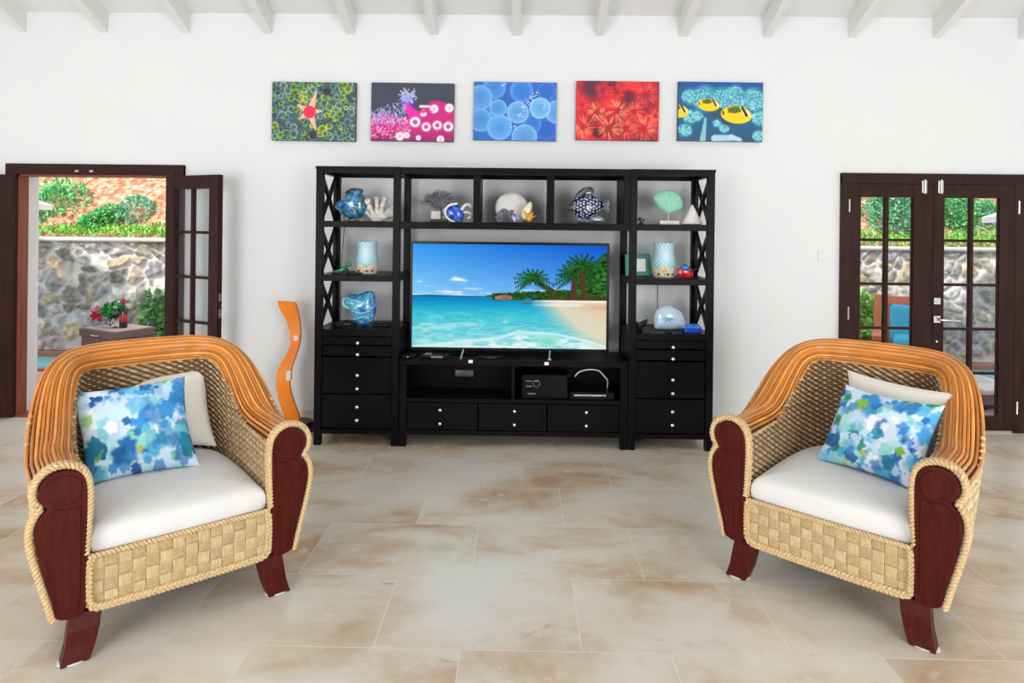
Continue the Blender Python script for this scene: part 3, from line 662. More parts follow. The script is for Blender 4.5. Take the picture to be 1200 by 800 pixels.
# 3 blue bubbles
c = Canvas(W_, H_, A, (44, 106, 196)); n = vnoise(c.u, c.v, 4, 5); c.c = c.c*(.85+.3*n[..., None])
for x, y, r, cl, w_ in ((.35, .9, .2, (70, 140, 222), .3), (1.25, .85, .17, (40, 104, 204), .3), (1.25, .2, .2, (36, 96, 204), .2), (1.0, .28, .17, (50, 120, 216), .3), (.82, .85, .2, (56, 126, 220), .5), (.1, .72, .22, (84, 154, 224), .6), (.13, .34, .2, (80, 150, 220), .6),
                    (1.42, .5, .2, (96, 166, 232), .5), (.45, .22, .22, (90, 164, 236), .6), (.88, .06, .22, (96, 164, 228), .7), (.42, .55, .15, (84, 156, 226), .8), (.76, .48, .19, (100, 168, 232), .9), (1.14, .56, .18, (110, 182, 240), 1.3)):
    d = np.hypot(c.u-x, c.v-y); c.disc(x, y, r, cl, .012); c.mix((1-np.abs(d-r*.93)/(r*.12))*.55*w_, (196, 226, 250)); c.mix((1-d/(r*.7))*.3, (50, 110, 190))
    for k in range(26): a_ = k*2*PI/26+rs.normal()*.05; c.mix(((.0035-0)/.006)*0+0*d, (0, 0, 0)) if False else c.seg((x+r*.72*math.cos(a_), y+r*.72*math.sin(a_)), (x+r*.9*math.cos(a_), y+r*.9*math.sin(a_)), .0025, .001, (170, 206, 240))
for x, y in ((.98, .72), (1.06, .8), (.86, .56), (.8, .44), (.68, .22), (.5, .95), (1.2, .6), (.94, .64)):
    for k in range(6): c.disc(x+rs.normal()*.025, y+rs.normal()*.025, .010, (230, 226, 244))
painting(555.5, 96, 651.5, 165, c, 'print of clear blue bubble coral, middle picture of the row')
# 4 red anemones
c = Canvas(W_, H_, A, (206, 30, 48)); n = vnoise(c.u, c.v, 3.2, 8, 3); c.mix((n-.55)*4*.9, (110, 30, 50)); c.mix((.45-n)*5, (240, 50, 60))
c.disc(.28, .9, .2, (96, 40, 66), .15).disc(.9, .75, .1, (110, 26, 40), .08).disc(.38, .12, .08, (90, 22, 30), .05)
for x, y, r, cl in ((.12, .22, .2, (250, 150, 104)), (.56, .2, .2, (250, 150, 110)), (.36, .48, .17, (252, 160, 110)), (.7, .5, .2, (252, 150, 110)), (1.0, .5, .16, (250, 110, 90)), (1.2, .78, .22, (250, 90, 84)), (1.16, .2, .24, (252, 140, 100)), (.86, .2, .18, (250, 120, 90)), (1.36, .42, .12, (252, 110, 90)), (.68, .82, .16, (246, 60, 66)), (.1, .6, .15, (240, 60, 66)), (.45, .85, .14, (236, 50, 60))):
    for k in range(46):
        a_ = rs.uniform(0, 2*PI); r0 = r*rs.uniform(.25, .6); r1 = r*rs.uniform(.8, 1.1); cc_ = np.array(cl)*rs.uniform(.85, 1.05)
        c.seg((x+r0*math.cos(a_), y+r0*math.sin(a_)), (x+r1*math.cos(a_+.1), y+r1*math.sin(a_+.1)), .0055, .003, cc_)
    c.disc(x, y, r*.2, (190, 20, 40), .05)
painting(675.5, 95, 771.5, 165, c, 'print of red sea anemones, fourth picture of the row')
# 5 striped yellow fish by a reef
c = Canvas(W_, H_, A, (28, 96, 150)); c.mix((.5-c.v)*1.6, (38, 84, 110)); c.mix((c.v-.86)*5, (24, 70, 170))
for x, y, r in ((.45, .72, .23), (.75, .72, .2), (.95, .8, .16), (1.25, .72, .2), (1.05, .66, .14), (.2, .75, .14), (.12, .18, .12), (.2, .4, .12), (.32, .42, .1), (1.38, .4, .14), (1.3, .62, .12), (.66, .3, .07), (.78, .22, .08), (1.36, .1, .1)):
    n_ = int(420*r); c.disc(x, y, r, (60, 146, 176), .06)
    for k in range(n_*2): a_ = rs.uniform(0, 6.28); q = r*math.sqrt(rs.rand()); b_ = rs.rand(); c.disc(x+q*math.cos(a_), y+q*math.sin(a_)*.8, .010, (110+60*b_, 206+20*b_, 214+12*b_), .008)
c.disc(.85, .42, .15, (44, 70, 96), .08).disc(.62, .5, .12, (50, 80, 110), .06)
c.seg((.42, .02), (.46, .38), .05, .02, (130, 200, 200), .02).seg((.62, .05), (.9, .06), .06, .05, (170, 210, 232), .03).seg((.9, .07), (1.05, .03), .05, .03, (190, 214, 240), .03)
def pfish(x, y, s, a_=-.1):
    ca, sa = math.cos(a_), math.sin(a_); T = lambda p: (x+s*(p[0]*ca-p[1]*sa), y+s*(p[0]*sa+p[1]*ca))
    body = [T((1.1*math.cos(k*PI/12), .62*math.sin(k*PI/12))) for k in range(24)]
    c.poly(body, (244, 208, 30), .008); c.poly([T(p) for p in ((-.6, .1), (-.1, .1), (.5, .35), (.3, .58), (-.2, .6), (-.65, .4))], (96, 104, 30), .02)
    c.poly([T(p) for p in ((.25, .62), (.45, .55), (.85, 0), (.65, -.05))], (30, 30, 36)); c.poly([T(p) for p in ((.62, .4), (.78, .3), (1.0, .0), (.9, -.05))], (240, 240, 240))
    c.poly([T(p) for p in ((.1, .6), (.18, .6), (.62, .0), (.55, -.02))], (240, 214, 120)); c.poly([T(p) for p in ((-1.0, .2), (-.85, .1), (-.9, -.15), (-.97, -.1))], (40, 36, 20))
    c.poly([T(p) for p in ((1.0, .1), (1.35, .3), (1.3, -.1), (1.05, -.1))], (150, 220, 210), .02)
pfish(.51, .61, .17); pfish(.98, .45, .24); pfish(-.02, .5, .18)
painting(795, 96, 893, 166, c, 'print of yellow striped fish over a blue reef, last picture of the row')

# ------------------------------------------------------------------ black shelf towers
FY, RY = 4.63, 5.11
LV = ((1.955, 2.0), (1.565, 1.61), (1.178, 1.222), (.785, .832))
def tower(name, x0, x1, outer, label):
    """outer=-1: lattice side on the left, +1: on the right"""
    t = thing(name, label, 'shelf unit', ((x0+x1)/2, (FY+RY)/2, 0), 0, 'pair of black shelf towers'); hw, hd = (x1-x0)/2, (RY-FY)/2; p = .05
    for sx in (-1, 1):
        for sy in (-1, 1):
            MB().box(sx*hw-(p if sx > 0 else 0), sx*hw+(p if sx < 0 else 0), sy*hd-(p if sy > 0 else 0), sy*hd+(p if sy < 0 else 0), 0, 2.0).build('post', M['black'], t, bevel=.003)
    MB().box(-hw-.004, hw+.004, -hd-.004, hd, 1.982, 2.002).box(-hw+p, hw-p, -hd+.002, -hd+.03, 1.955, 1.985).box(-hw+p, hw-p, hd-.03, hd-.002, 1.955, 1.985).box(-hw+.005, -hw+.04, -hd+p, hd-p, 1.955, 1.985).box(hw-.04, hw-.005, -hd+p, hd-p, 1.955, 1.985).build('top', M['black'], t, bevel=.002)
    for z0, z1 in LV[1:]:
        MB().box(-hw+.012, hw-.012, -hd+.004, hd-.004, z1-.018, z1).box(-hw+p, hw-p, -hd+.001, -hd+.022, z0, z1-.001).box(-hw+p, hw-p, hd-.022, hd-.002, z0, z1-.018).box(-hw+.006, -hw+.03, -hd+p, hd-p, z0, z1-.001).box(hw-.03, hw-.006, -hd+p, hd-p, z0, z1-.001).build('shelf', M['black'], t, bevel=.002)
    x = outer*(hw-.022)
    for (za, zb) in ((LV[0][0], LV[1][1]), (LV[1][0], LV[2][1]), (LV[2][0], LV[3][1])):
        y0, y1 = -hd+p, hd-p
        b = MB().bar((x, y0, za), (x, y1, zb), .034, .02, (1, 0, 0)).bar((x, y0, zb), (x, y1, za), .034, .02, (1, 0, 0)).box(x-.011, x+.011, y0, y0+.014, zb, za).box(x-.011, x+.011, y1-.014, y1, zb, za)
        b.build('lattice_side', M['black'], t)
    # cupboard body below
    MB().box(-hw+.008, -hw+.03, -hd+.02, hd-.01, .09, .80).box(hw-.03, hw-.008, -hd+.02, hd-.01, .09, .80).box(-hw+.03, hw-.03, hd-.03, hd-.01, .09, .80).box(-hw+.03, hw-.03, -hd+.03, hd-.02, .09, .115).build('cabinet_body', M['black'], t)
    MB().box(-hw+p, hw-p, -hd+.004, -hd+.03, .082, .115).build('bottom_rail', M['black'], t, bevel=.002)
    for z0, z1, ks in ((.722, .778, (.738,)), (.640, .712, (.655,)), (.372, .628, (.506, .41)), (.122, .362, (.280, .185))):
        inset = -hd+.012
        d = MB().box(-hw+p+.004, hw-p-.004, inset, inset+.02, z0, z1)
        if z1-z0 > .1: d.box(-hw+p+.034, hw-p-.034, inset-.006, inset+.002, z0+.03, z1-.03)
        o = d.build('drawer', M['black'], t, bevel=.003)
        for k in ks:
            MB().lathe([(.004, 0), (.005, .008), (.013, .013), (.0145, .02), (.010, .026), (.001, .028)], n=14).build('knob', M['chrome'], o, smooth=True).matrix_local = Matrix.Translation((.012, inset-.004, k)) @ Matrix.Rotation(PI/2, 4, 'X')
    return t
tower('shelf_tower', -1.478, -.872, -1, 'black shelf tower with lattice side and drawers, left of the television')
tower('shelf_tower', .773, 1.373, 1, 'black shelf tower with lattice side and drawers, right of the television')
# bridge between the towers
t = thing('shelf_bridge', 'black three-bay bridge shelf above the television between the two towers', 'shelf unit', (-.05, (FY+RY)/2, 1.56)); hd = (RY-FY)/2; x0, x1 = -.871+.05, .772+.05
MB().box(x0, x1, -hd+.005, hd, .425, .441).box(x0, x1, -hd+.002, -hd+.03, .392, .43).box(x0, x1, hd-.03, hd-.002, .392, .43).build('top', M['black'], t, bevel=.002)
MB().box(x0, x1, -hd+.005, hd, .03, .05).box(x0, x1, -hd+.002, -hd+.03, 0, .045).box(x0, x1, hd-.03, hd-.002, 0, .045).build('shelf', M['black'], t, bevel=.002)
for px in (-.348, .181): MB().box(px+.05, px+.10, -hd+.003, -hd+.05, .04, .40).box(px+.06, px+.09, -hd+.05, hd-.01, .05, .425).build('divider', M['black'], t, bevel=.002)
MB().box(x1-.045, x1, -hd+.003, -hd+.05, .045, .392).box(x1-.03, x1-.005, -hd+.05, hd-.01, .05, .425).build('end_panel', M['black'], t, bevel=.002)
# tv stand
SY1 = 5.0
t = thing('tv_stand', 'low black television stand with open bays over drawers', 'tv stand', (-.048, (FY+SY1)/2, 0)); hw = .815; hd = (SY1-FY)/2; p = .05
for sx in (-1, 1):
    for sy in (-1, 1): MB().box(min(sx*hw, sx*(hw-p)), max(sx*hw, sx*(hw-p)), min(sy*hd, sy*(hd-p)), max(sy*hd, sy*(hd-p)), 0, .585).build('leg', M['black'], t, bevel=.003)
MB().box(-hw, hw, -hd-.006, hd, .585, .628).build('top', M['black'], t, bevel=.005)
MB().box(-hw+.01, -hw+.03, -hd+.03, hd-.02, .1, .585).build('side_panel', M['black'], t); MB().box(hw-.03, hw-.01, -hd+.03, hd-.02, .1, .585).build('side_panel', M['black'], t)
bp = MB().box(-hw+.03, hw-.03, hd-.03, hd-.015, .1, .30)
hx0, hx1 = -.45, -.31
cut = [(-hw+.03, hx0), (hx1, .29), (.43, hw-.03)]
bp.box(-hw+.03, hw-.03, hd-.03, hd-.015, .30, .428).box(-hw+.03, hw-.03, hd-.03, hd-.015, .478, .585)
for a_, b_ in cut: bp.box(a_, b_, hd-.03, hd-.015, .428, .478)
bp.build('back_panel', M['black'], t)
MB().box(-hw+.03, hw-.03, -hd+.012, hd-.02, .318, .345).build('shelf', M['black'], t, bevel=.002)
MB().box(-.012, .010, -hd+.012, hd-.03, .345, .585).build('divider', M['black'], t, bevel=.002)
MB().box(-hw+p, hw-p, -hd+.006, -hd+.03, .085, .118).box(-hw+.03, hw-.03, -hd+.03, hd-.02, .09, .11).build('bottom_rail', M['black'], t, bevel=.002)
for a_, b_, kx in ((-.76, -.255, -.519), (-.245, .24, .012), (.25, .76, .523)):
    o = MB().box(a_, b_, -hd+.008, -hd+.03, .124, .312).box(a_+.025, b_-.025, -hd+.002, -hd+.01, .15, .288).build('drawer', M['black'], t, bevel=.003)
    for k in (.268, .172):
        MB().lathe([(.004, 0), (.005, .008), (.012, .013), (.0135, .02), (.009, .026), (.001, .028)], n=14).build('knob', M['chrome'], o, smooth=True).matrix_local = Matrix.Translation((kx, -hd+.004, k)) @ Matrix.Rotation(PI/2, 4, 'X')
def sticker(px, py, w_, label):
    q = at(px, py, FY-.008); o = MB().box(-w_/2, w_/2, -.001, 0, -.011, .011).build('sticker', M['whitepl'])
    o.location = (q.x, FY-.0065, q.z); tag(o, label, 'sticker')
sticker(551.5, 423.5, .03, 'small white sticker on the stand edge under the left television foot')
sticker(640.5, 426, .03, 'small white sticker on the stand edge under the right television foot')

# ------------------------------------------------------------------ television
TY = 4.78; a = at(481, 283.5, TY); b = at(713, 413, TY); tw = b.x-a.x; th = .80; z0 = .668
t = thing('television', 'large flat television showing a tropical beach', 'television', ((a.x+b.x)/2, TY, .628))
zb = z0-.628
MB().box(-tw/2, tw/2, 0, .035, zb, zb+th).build('housing', M['plasticb'], t, bevel=.004)
MB().box(-tw/2+.2, tw/2-.2, .035, .075, zb+.1, zb+.55).build('back_cover', M['plasticb'], t, bevel=.01)
fr = MB(); e = .019; fr.box(-tw/2, tw/2, -.006, 0, zb+th-e, zb+th).box(-tw/2, tw/2, -.006, 0, zb, zb+.02).box(-tw/2, -tw/2+e, -.006, 0, zb+.02, zb+th-e).box(tw/2-e, tw/2, -.006, 0, zb+.02, zb+th-e)
fr.build('bezel', M['plasticb'], t, bevel=.002)
for x in (-.33, .305):
    MB().bar((x, .01, zb+.01), (x-.01, -.12, .008), .014, .010, (1, 0, 0)).bar((x, .01, zb+.01), (x+.01, .10, .008), .014, .010, (1, 0, 0)).box(x-.018, x+.002, -.13, -.105, 0, .012).build('foot', M['steel'], t)
sw, sh = tw-2*e, th-e-.02
c = Canvas(470, 256, 1.0, (60, 150, 235)); u, v = c.u, c.v            # u 0..1 across, v 0..1 up
sky = np.clip((v-.49)/.51, 0, 1)[..., None]; rt = np.clip(u*.9+.1, 0, 1)[..., None]
c0 = np.array((150, 214, 252))*(1-sky)+np.array((60, 160, 244))*sky; c1 = np.array((92, 168, 240))*(1-sky)+np.array((18, 88, 208))*sky
c.c = c0*(1-rt)+c1*rt
cl = np.clip((vnoise(u*2.2, v*5, 6, 41, 4)-.5)*5, 0, 1)*np.clip((.64-v)/.1, 0, 1)*np.clip((v-.49)/.02, 0, 1); c.mix(cl*.75, (236, 242, 252))
c.poly([(.195, .655), (.215, .685), (.25, .672), (.285, .65), (.27, .642), (.21, .648)], (240, 246, 252), .02).poly([(.02, .63), (.04, .645), (.05, .63)], (220, 236, 250), .02)
c.poly([(.64, .55), (.72, .58), (.78, .57), (.82, .54), (.82, .5), (.6, .5), (.55, .53)], (232, 240, 250), .03)
wd = np.clip((.495-v)/.495, 0, 1)[..., None]
wat = np.array((10, 128, 186))*(1-wd)+np.array((28, 176, 208))*wd; k = np.clip((wd-.06)/.25, 0, 1); wat = np.array((14, 140, 200))*(1-k)+np.array((56, 192, 214))*k
k = np.clip((wd-.3)/.6, 0, 1); wat = wat*(1-k)+np.array((140, 218, 220))*k
rip = (vnoise(u*3, v*9/(.25+wd[..., 0]), 9, 42, 4)-.5)[..., None]; wat = wat+rip*60*np.clip(wd*2, .15, 1)
c.c = np.where(v[..., None] < .495, wat, c.c)
c.poly([(0, .49), (0, .503), (.1, .507), (.2, .502), (.36, .5), (.36, .49)], (40, 84, 120))
c.poly([(.36, .495), (.40, .512), (.5, .52), (.62, .53), (.7, .55), (.8, .565), (1.0, .58), (1.0, .46), (.8, .47), (.6, .485)], (46, 84, 40), .008)
for i in range(600):
    x = rs.uniform(.42, 1); y = rs.uniform(.47, .51+.07*(x-.4)/.6+.01); g = rs.uniform(.6, 1.5); c.disc(x, y, .008, (38*g, 72*g, 30*g), .01)
# beach
sh_l = .62-.0*v; edge = np.interp(v[:, 0], [0, .12, .25, .40, .47], [.93, .80, .70, .62, .60])[:, None]+.02*(vnoise(u, v, 10, 44)-.5)
m = ((u-edge)/.12)*(v < .468); c.mix(m*.85, (222, 216, 190)); c.mix(((u-edge-.16-.5*(.42-v))/.08)*(v < .46)*(v > .05), (228, 206, 176))
c.mix(((u-.78)/.15)*np.clip((v-.36)/.04, 0, 1)*np.clip((.44-v)/.03, 0, 1)*.5, (226, 170, 140)); c.mix(((u-.6)/.1)*np.clip((v-.445)/.01, 0, 1)*np.clip((.47-v)/.01, 0, 1), (246, 238, 224))
c.mix(((u-.6)/.1)*np.clip((v-.40)/.02, 0, 1)*np.clip((.445-v)/.02, 0, 1)*.8*(1-np.clip((u-.8)/.1, 0, 1)), (240, 236, 220))
# foam
fn = vnoise(u*1.6, v*3, 9, 46, 5)
ty = np.interp(u[0], [.0, .45, .55, .75, .9, 1.0], [0, .1, .16, .14, .08, .02])[None, :]
c.mix(np.clip((fn-.36)*6, 0, 1)*np.clip((ty-v)/.05, 0, 1)*.85, (242, 250, 248)); c.mix(np.clip((ty+.02-v)/.02, 0, 1)*np.clip((v-ty+.03)/.03, 0, 1)*.8, (240, 250, 250))
c.mix(np.clip((fn-.56)*8, 0, 1)*np.clip((.36-v)/.1, 0, 1)*np.clip((.6-u)/.1, 0, 1)*.55, (200, 240, 240))
c.disc(.70, .065, .05, (130, 220, 200), .06)
# rocks
c.poly([(.425, .478), (.428, .497), (.45, .508), (.48, .512), (.505, .505), (.515, .49), (.512, .47), (.44, .468)], (190, 128, 106), .006); c.poly([(.45, .48), (.47, .505), (.5, .5), (.505, .475)], (150, 96, 84), .01)
c.poly([(.55, .437), (.58, .447), (.62, .442), (.618, .43), (.57, .43)], (120, 96, 84), .006)
# right-hand trees
for i in range(900):
    x = rs.uniform(.84, 1.0); y = rs.uniform(.50, .60+.33*np.clip((x-.84)/.16, 0, 1)**.7); g = rs.uniform(.5, 1.6); c.disc(x, y, rs.uniform(.006, .013), (40*g, 92*g, 34*g), .008)
for i in range(60): x = rs.uniform(.7, 1.0); c.seg((x, .475), (x+rs.normal()*.01, .52), .003, .002, (80, 60, 40))
def palm(x, y, r, n, tr):
    c.seg((x, y), tr, .006*r/.08, .008*r/.08, (84, 62, 44))
    for k in range(n):
        a_ = -.5+(PI+1.0)*k/(n-1); l = r*(1.0+.2*rs.rand()); p0 = (x, y); prev = np.array(p0); up = .9
        for q in range(1, 8):
            s_ = q/7; pt = np.array((x+l*.55*math.cos(a_)*s_, y+l*1.0*(math.sin(a_)*s_*.9-.22*s_*s_))); g = rs.uniform(.7, 1.5)
            c.seg(prev, pt, .009*(1.2-s_), .008*(1.1-s_), (32*g, 84*g, 36*g)); 
            c.seg(pt, pt-np.array((0, .026*r/.1*(1-.5*s_))), .004, .002, (28*g, 76*g, 30*g)); prev = pt
palm(.62, .66, .155, 15, (.74, .545)); palm(.835, .70, .17, 15, (.83, .5)); palm(.87, .79, .17, 15, (.885, .5))
SX = c.u*sw-sw/2; SZ = c.v*sh+zb+.02
MB().grid(np.stack([SX, np.full_like(SX, -.0015), SZ], -1)).build('screen', M['screen'], t, col=c.colors(), fix=False)

# ------------------------------------------------------------------ gadgets on and in the stand
def P(px, py, Y): return at(px, py, Y)
q = P(478, 421, 4.66); t = thing('small_device_box', 'small black box at the left end of the television stand top', 'box', (q.x, 4.70, .628)); MB().box(-.05, .05, -.045, .045, 0, .022).build('body', M['plasticb'], t, bevel=.004); MB().box(-.004, .004, -.0465, -.045, .008, .013).build('light', M['whitepl'], t)
q = P(512, 415, 4.75); t = thing('wireless_router', 'flat black router with pale stripes under the left of the television', 'router', (q.x, 4.70, .628)); MB().box(-.10, .10, -.05, .05, 0, .026).build('body', M['plasticb'], t, bevel=.006)
MB().box(-.03, .055, -.0515, -.049, .006, .02).box(-.08, -.03, -.04, .03, .0262, .0272).build('stripe', M['greypl'], t)
tag(MB().tube(spline([(-.62, 4.66, .634), (-.5, 4.69, .636), (-.42, 4.65, .634), (-.30, 4.68, .634), (-.2, 4.66, .634), (-.12, 4.70, .634)], 8, False), .004, 6).build('power_cable', M['plasticb'], smooth=True), 'thin black cable lying along the stand top under the television', 'cable')
MB_ = MB().box(-.085, .085, -.03, .03, 0, .018); q = P(575, 417, 4.7); t = thing('media_player', 'slim black media player in the middle of the stand top', 'player', (q.x, 4.71, .628)); MB_.build('body', M['plasticb'], t, bevel=.004); MB().box(-.06, .06, -.031, -.03, .006, .010).build('stripe', M['steel'], t)
# bay boxes
q = P(638, 463, 4.75); t = thing('speaker_box', 'black speaker-like box in the open bay of the stand, with small grey marks', 'speaker', (q.x-.0, 4.80, .345)); MB().box(-.165, .165, -.12, .12, 0, .17).build('body', M['plasticb'], t, bevel=.005)
mk = MB()
for x, z, w_, h_ in ((-.115, .125, .05, .006), (-.115, .088, .04, .008), (-.06, .125, .03, .006), (-.095, .035, .055, .008)): mk.box(x-w_/2, x+w_/2, -.1215, -.12, z-h_/2, z+h_/2)
mk.build('front_marks', M['greypl'], t)
mk = MB().tube([(-.06+.024*math.cos(a_*PI/10), -.1212, .108+.026*math.sin(a_*PI/10)) for a_ in range(20)], .0022, 5, closed=True); mk.build('round_mark', M['greypl'], t)
q = P(696, 463, 4.72); t = thing('disc_player', 'slim disc player with a silver front strip beside the black box in the stand bay', 'disc player', (q.x-.02, 4.78, .345)); MB().box(-.16, .16, -.11, .11, 0, .052).build('body', M['plasticb'], t, bevel=.004)
mk = MB().box(-.13, .10, -.1115, -.11, .026, .036)
mk.build('display_strip', M['steel'], t)
mk = MB()
for i, x in enumerate((-.12, -.11, -.10, .0, .012, .024, .036, .048, .06)): mk.box(x, x+.007, -.1125, -.1115, .027, .034)
mk.build('buttons', M['whitepl'], t)
tag(MB().tube(spline([(.40, 4.72, .50), (.43, 4.71, .535), (.50, 4.70, .555), (.57, 4.71, .545), (.615, 4.73, .50), (.64, 4.75, .465), (.645, 4.80, .402)], 8, False), .0045, 7).build('white_cable', M['whitepl'], smooth=True), 'white cable looping over the disc player in the stand bay', 'cable')
tag(MB().tube(spline([(-1.445, 5.14, 1.93), (-1.44, 5.13, 1.8), (-1.41, 5.14, 1.6), (-1.43, 5.14, 1.3), (-1.43, 5.14, 1.0), (-1.44, 5.14, .5), (-1.44, 5.14, .005)], 6, False), .003, 5).build('thin_cable', M['plasticb'], smooth=True), 'thin dark cable hanging down the wall behind the left shelf tower', 'cable')
tag(MB().tube(spline([(1.09, 5.19, 1.16), (1.09, 5.185, .9), (1.10, 5.185, .4), (1.10, 5.185, .005)], 6, False), .003, 5).build('thin_cable', M['greypl'], smooth=True), 'thin grey cable running down the wall behind the right shelf tower', 'cable')

# ------------------------------------------------------------------ orange wavy sculpture
q = at(352, 508, 4.95)
pts = [(325.2, 352.4), (328, 365), (334, 378), (338, 394), (338.7, 407.5), (333.8, 419), (328, 432), (327, 448), (329, 466), (332.6, 484), (334, 500)]
ptr = [(346, 353.5), (348, 365), (349.6, 378), (350.6, 394), (350, 405), (347, 419), (344, 432), (342.8, 448), (346, 466), (350.6, 484), (351, 500)]
Yo = 4.95; t = thing('wavy_sculpture', 'tall wavy orange wooden sculpture on a round black base by the wall', 'sculpture', (q.x-.04, Yo, 0))
org = Vector((q.x-.04, Yo, 0))
Lp = [at(x-6*0, y, Yo)-org for x, y in pts]; Rp = [at(x, y, Yo)-org for x, y in ptr]
L2 = spline([(p.x, p.z) for i, p in enumerate(Lp)], 4, False); R2 = spline([(p.x, p.z) for p in Rp], 4, False)
L2[-1][1] = .07; R2[-1][1] = .07
n = len(L2); vs = []
for i in range(n):
    yo = .05*math.sin(i/n*7); 
    for (x, z), y in ((L2[i], -.014), (R2[i], -.014), (R2[i], .014), (L2[i], .014)): vs.append((x, y+yo, z))
fs = [(i*4+j, i*4+(j+1) % 4, i*4+4+(j+1) % 4, i*4+4+j) for i in range(n-1) for j in range(4)]+[(0, 1, 2, 3), tuple(range(4*n-1, 4*n-5, -1))]
MB().add(vs, fs).build('wavy_plank', M['orange'], t, bevel=.004)
for px, py in ((345.5, 399), (341.5, 438)):
    p_ = at(px, py, Yo)-org; i = int(np.argmin(abs(L2[:, 1]-p_.z))); yo = .05*math.sin(i/n*7)
    MB().box(p_.x-.017, p_.x+.017, yo-.019, yo+.016, p_.z-.036, p_.z+.036).build('pale_inlay', mat('pale pink inlay', (246, 220, 214), .4), t, bevel=.003)
MB().lathe([(.105, 0), (.11, .01), (.11, .06), (.1, .075), (.001, .078)], (.03, 0, 0), 28).build('base', M['darkstone'], t, smooth=True, ang=40)

# ------------------------------------------------------------------ things on the shelves
ZU, ZM, ZL = 1.6105, 1.2225, .8325
def outl(pts, Y, zb, k=4, smooth=True):
    """outline of a thing standing at distance Y; its lowest point rests on height zb. returns origin and local outline"""
    P_ = [at(x, y, Y) for x, y in pts]; X = np.array([(p.x, p.z) for p in P_]); o = np.array([(X[:, 0].min()+X[:, 0].max())/2, X[:, 1].min()])
    L = X-o; L = spline(L, k) if smooth else L; L[:, 1] -= L[:, 1].min(); return (float(o[0]), Y, zb), L
def patches(vs, pal, s, seed, mixw=.5):
    V = np.array(vs); n = vnoise(V[:, 0]*1+3, V[:, 2]*1+V[:, 1]*.6+5, s, seed, 3); n2 = vnoise(V[:, 0]+9, V[:, 2]*1.6+2+V[:, 1], s*1.8, seed+3, 3)
    n = (n-n.min())/(np.ptp(n)+1e-9); pal = np.array(pal, float); i = n*(len(pal)-1); a = np.floor(i).astype(int); b = np.minimum(a+1, len(pal)-1); f = (i-a)[:, None]
    c = pal[a]*(1-f)+pal[b]*f; k = np.clip((n2-.62)*9, 0, 1)[:, None]*mixw; return lin(np.clip(c*(1-k)+np.array((235, 245, 255))*k, 0, 255))
def blob(name, pts, Y, zb, th, pal, m, s=22, seed=1, parent=None, mixw=.5, rings=9, org=None, k=4):
    o, L = outl(pts, Y, zb, k)
    if org is not None:
        P_ = [at(x, y, Y) for x, y in pts]; X = np.array([(p.x-org[0], p.z-org[2]) for p in P_]); L = spline(X, k); L[:, 1] = np.maximum(L[:, 1], 0)
    vs, fs = inflate(L, th, rings); V = np.array(vs)
    if org is not None: V[:, 1] += Y-org[1]
    ob = MB().add(V, fs).build(name, m, parent, smooth=True, col=patches(V, pal, s, seed, mixw)); 
    return o, ob
BL = [(12, 40, 80), (28, 100, 170), (70, 170, 205), (20, 70, 150), (60, 140, 150), (30, 60, 70), (90, 190, 215)]
# --- left tower, top bay
fishA = [(392.5, 242), (397, 236), (402, 234), (405, 228), (412, 223), (421, 221), (426, 223), (424, 226), (428, 232), (429, 243), (427, 251), (421, 256), (411, 256), (402, 252), (396, 246)]
t = thing('glass_fish', 'blue swirled glass fish with a dark curled fin on the top left shelf', 'fish sculpture', (0, 0, 0)); o, b = blob('body', fishA, 4.85, ZU, .10, BL, M['vcglass'], 26, 4, t); t.location = (o[0], o[1], ZU+.018)
MB().tube(spline([(-.03, -.02, .19), (.0, -.03, .215), (.05, -.02, .222), (.085, 0, .21), (.07, .01, .19)], 4, False), .009, 7).build('curled_fin', M['vcglass'], t, smooth=True, col=np.tile(lin((28, 58, 58)), (400, 1)))
MB().lathe([(.05, -.018), (.055, -.010), (.03, .0), (.02, .02)], (0.02, 0, 0), 16).build('foot', M['wineg'], t, smooth=True)
def branch(mb, p, d, l, r, depth, rs, spread=.5, flat=.35, n=2, shrink=.72):
    p = np.array(p, float); d = np.array(d, float); d /= np.linalg.norm(d); q = p+d*l; m_ = p+d*l*.5+rs.normal(size=3)*l*.06
    mb.tube([p, m_, q], [r, r*.92, r*.85], 7)
    if depth == 0: mb.ball(q, r*.86, n=7, m=4); return
    for i in range(n):
        e = d+np.array([rs.uniform(-spread, spread)+(i-(n-1)/2)*spread*1.3, rs.uniform(-flat, flat), rs.uniform(-.1, .3)]); branch(mb, q, e, l*shrink*rs.uniform(.8, 1.15), r*.84, depth-1, rs, spread, flat, n, shrink)
q = at(442, 259, 4.85); rs = np.random.RandomState(8); t = tag(None or MB().build('tmp', M['coralw']), None, None); bpy.data.objects.remove(t)
mb = MB(); mb.lathe([(.05, 0), (.045, .02), (.02, .035)], n=14)
for a_, l, dz in ((-1.1, .06, .8), (-.55, .075, 1), (-.1, .08, 1.1), (.35, .085, 1.1), (.9, .07, .9), (1.5, .05, .6)): branch(mb, (a_*.02, rs.uniform(-.015, .015), .02), (a_, rs.uniform(-.2, .2), dz), l, .021, 2, rs, .40, .3, 2, .62)
o = mb.build('branch_coral', M['coralw'], smooth=True); o.location = (q.x+.005, 4.84, ZU); tag(o, 'white branching coral beside the swirled glass fish on the top left shelf', 'coral')
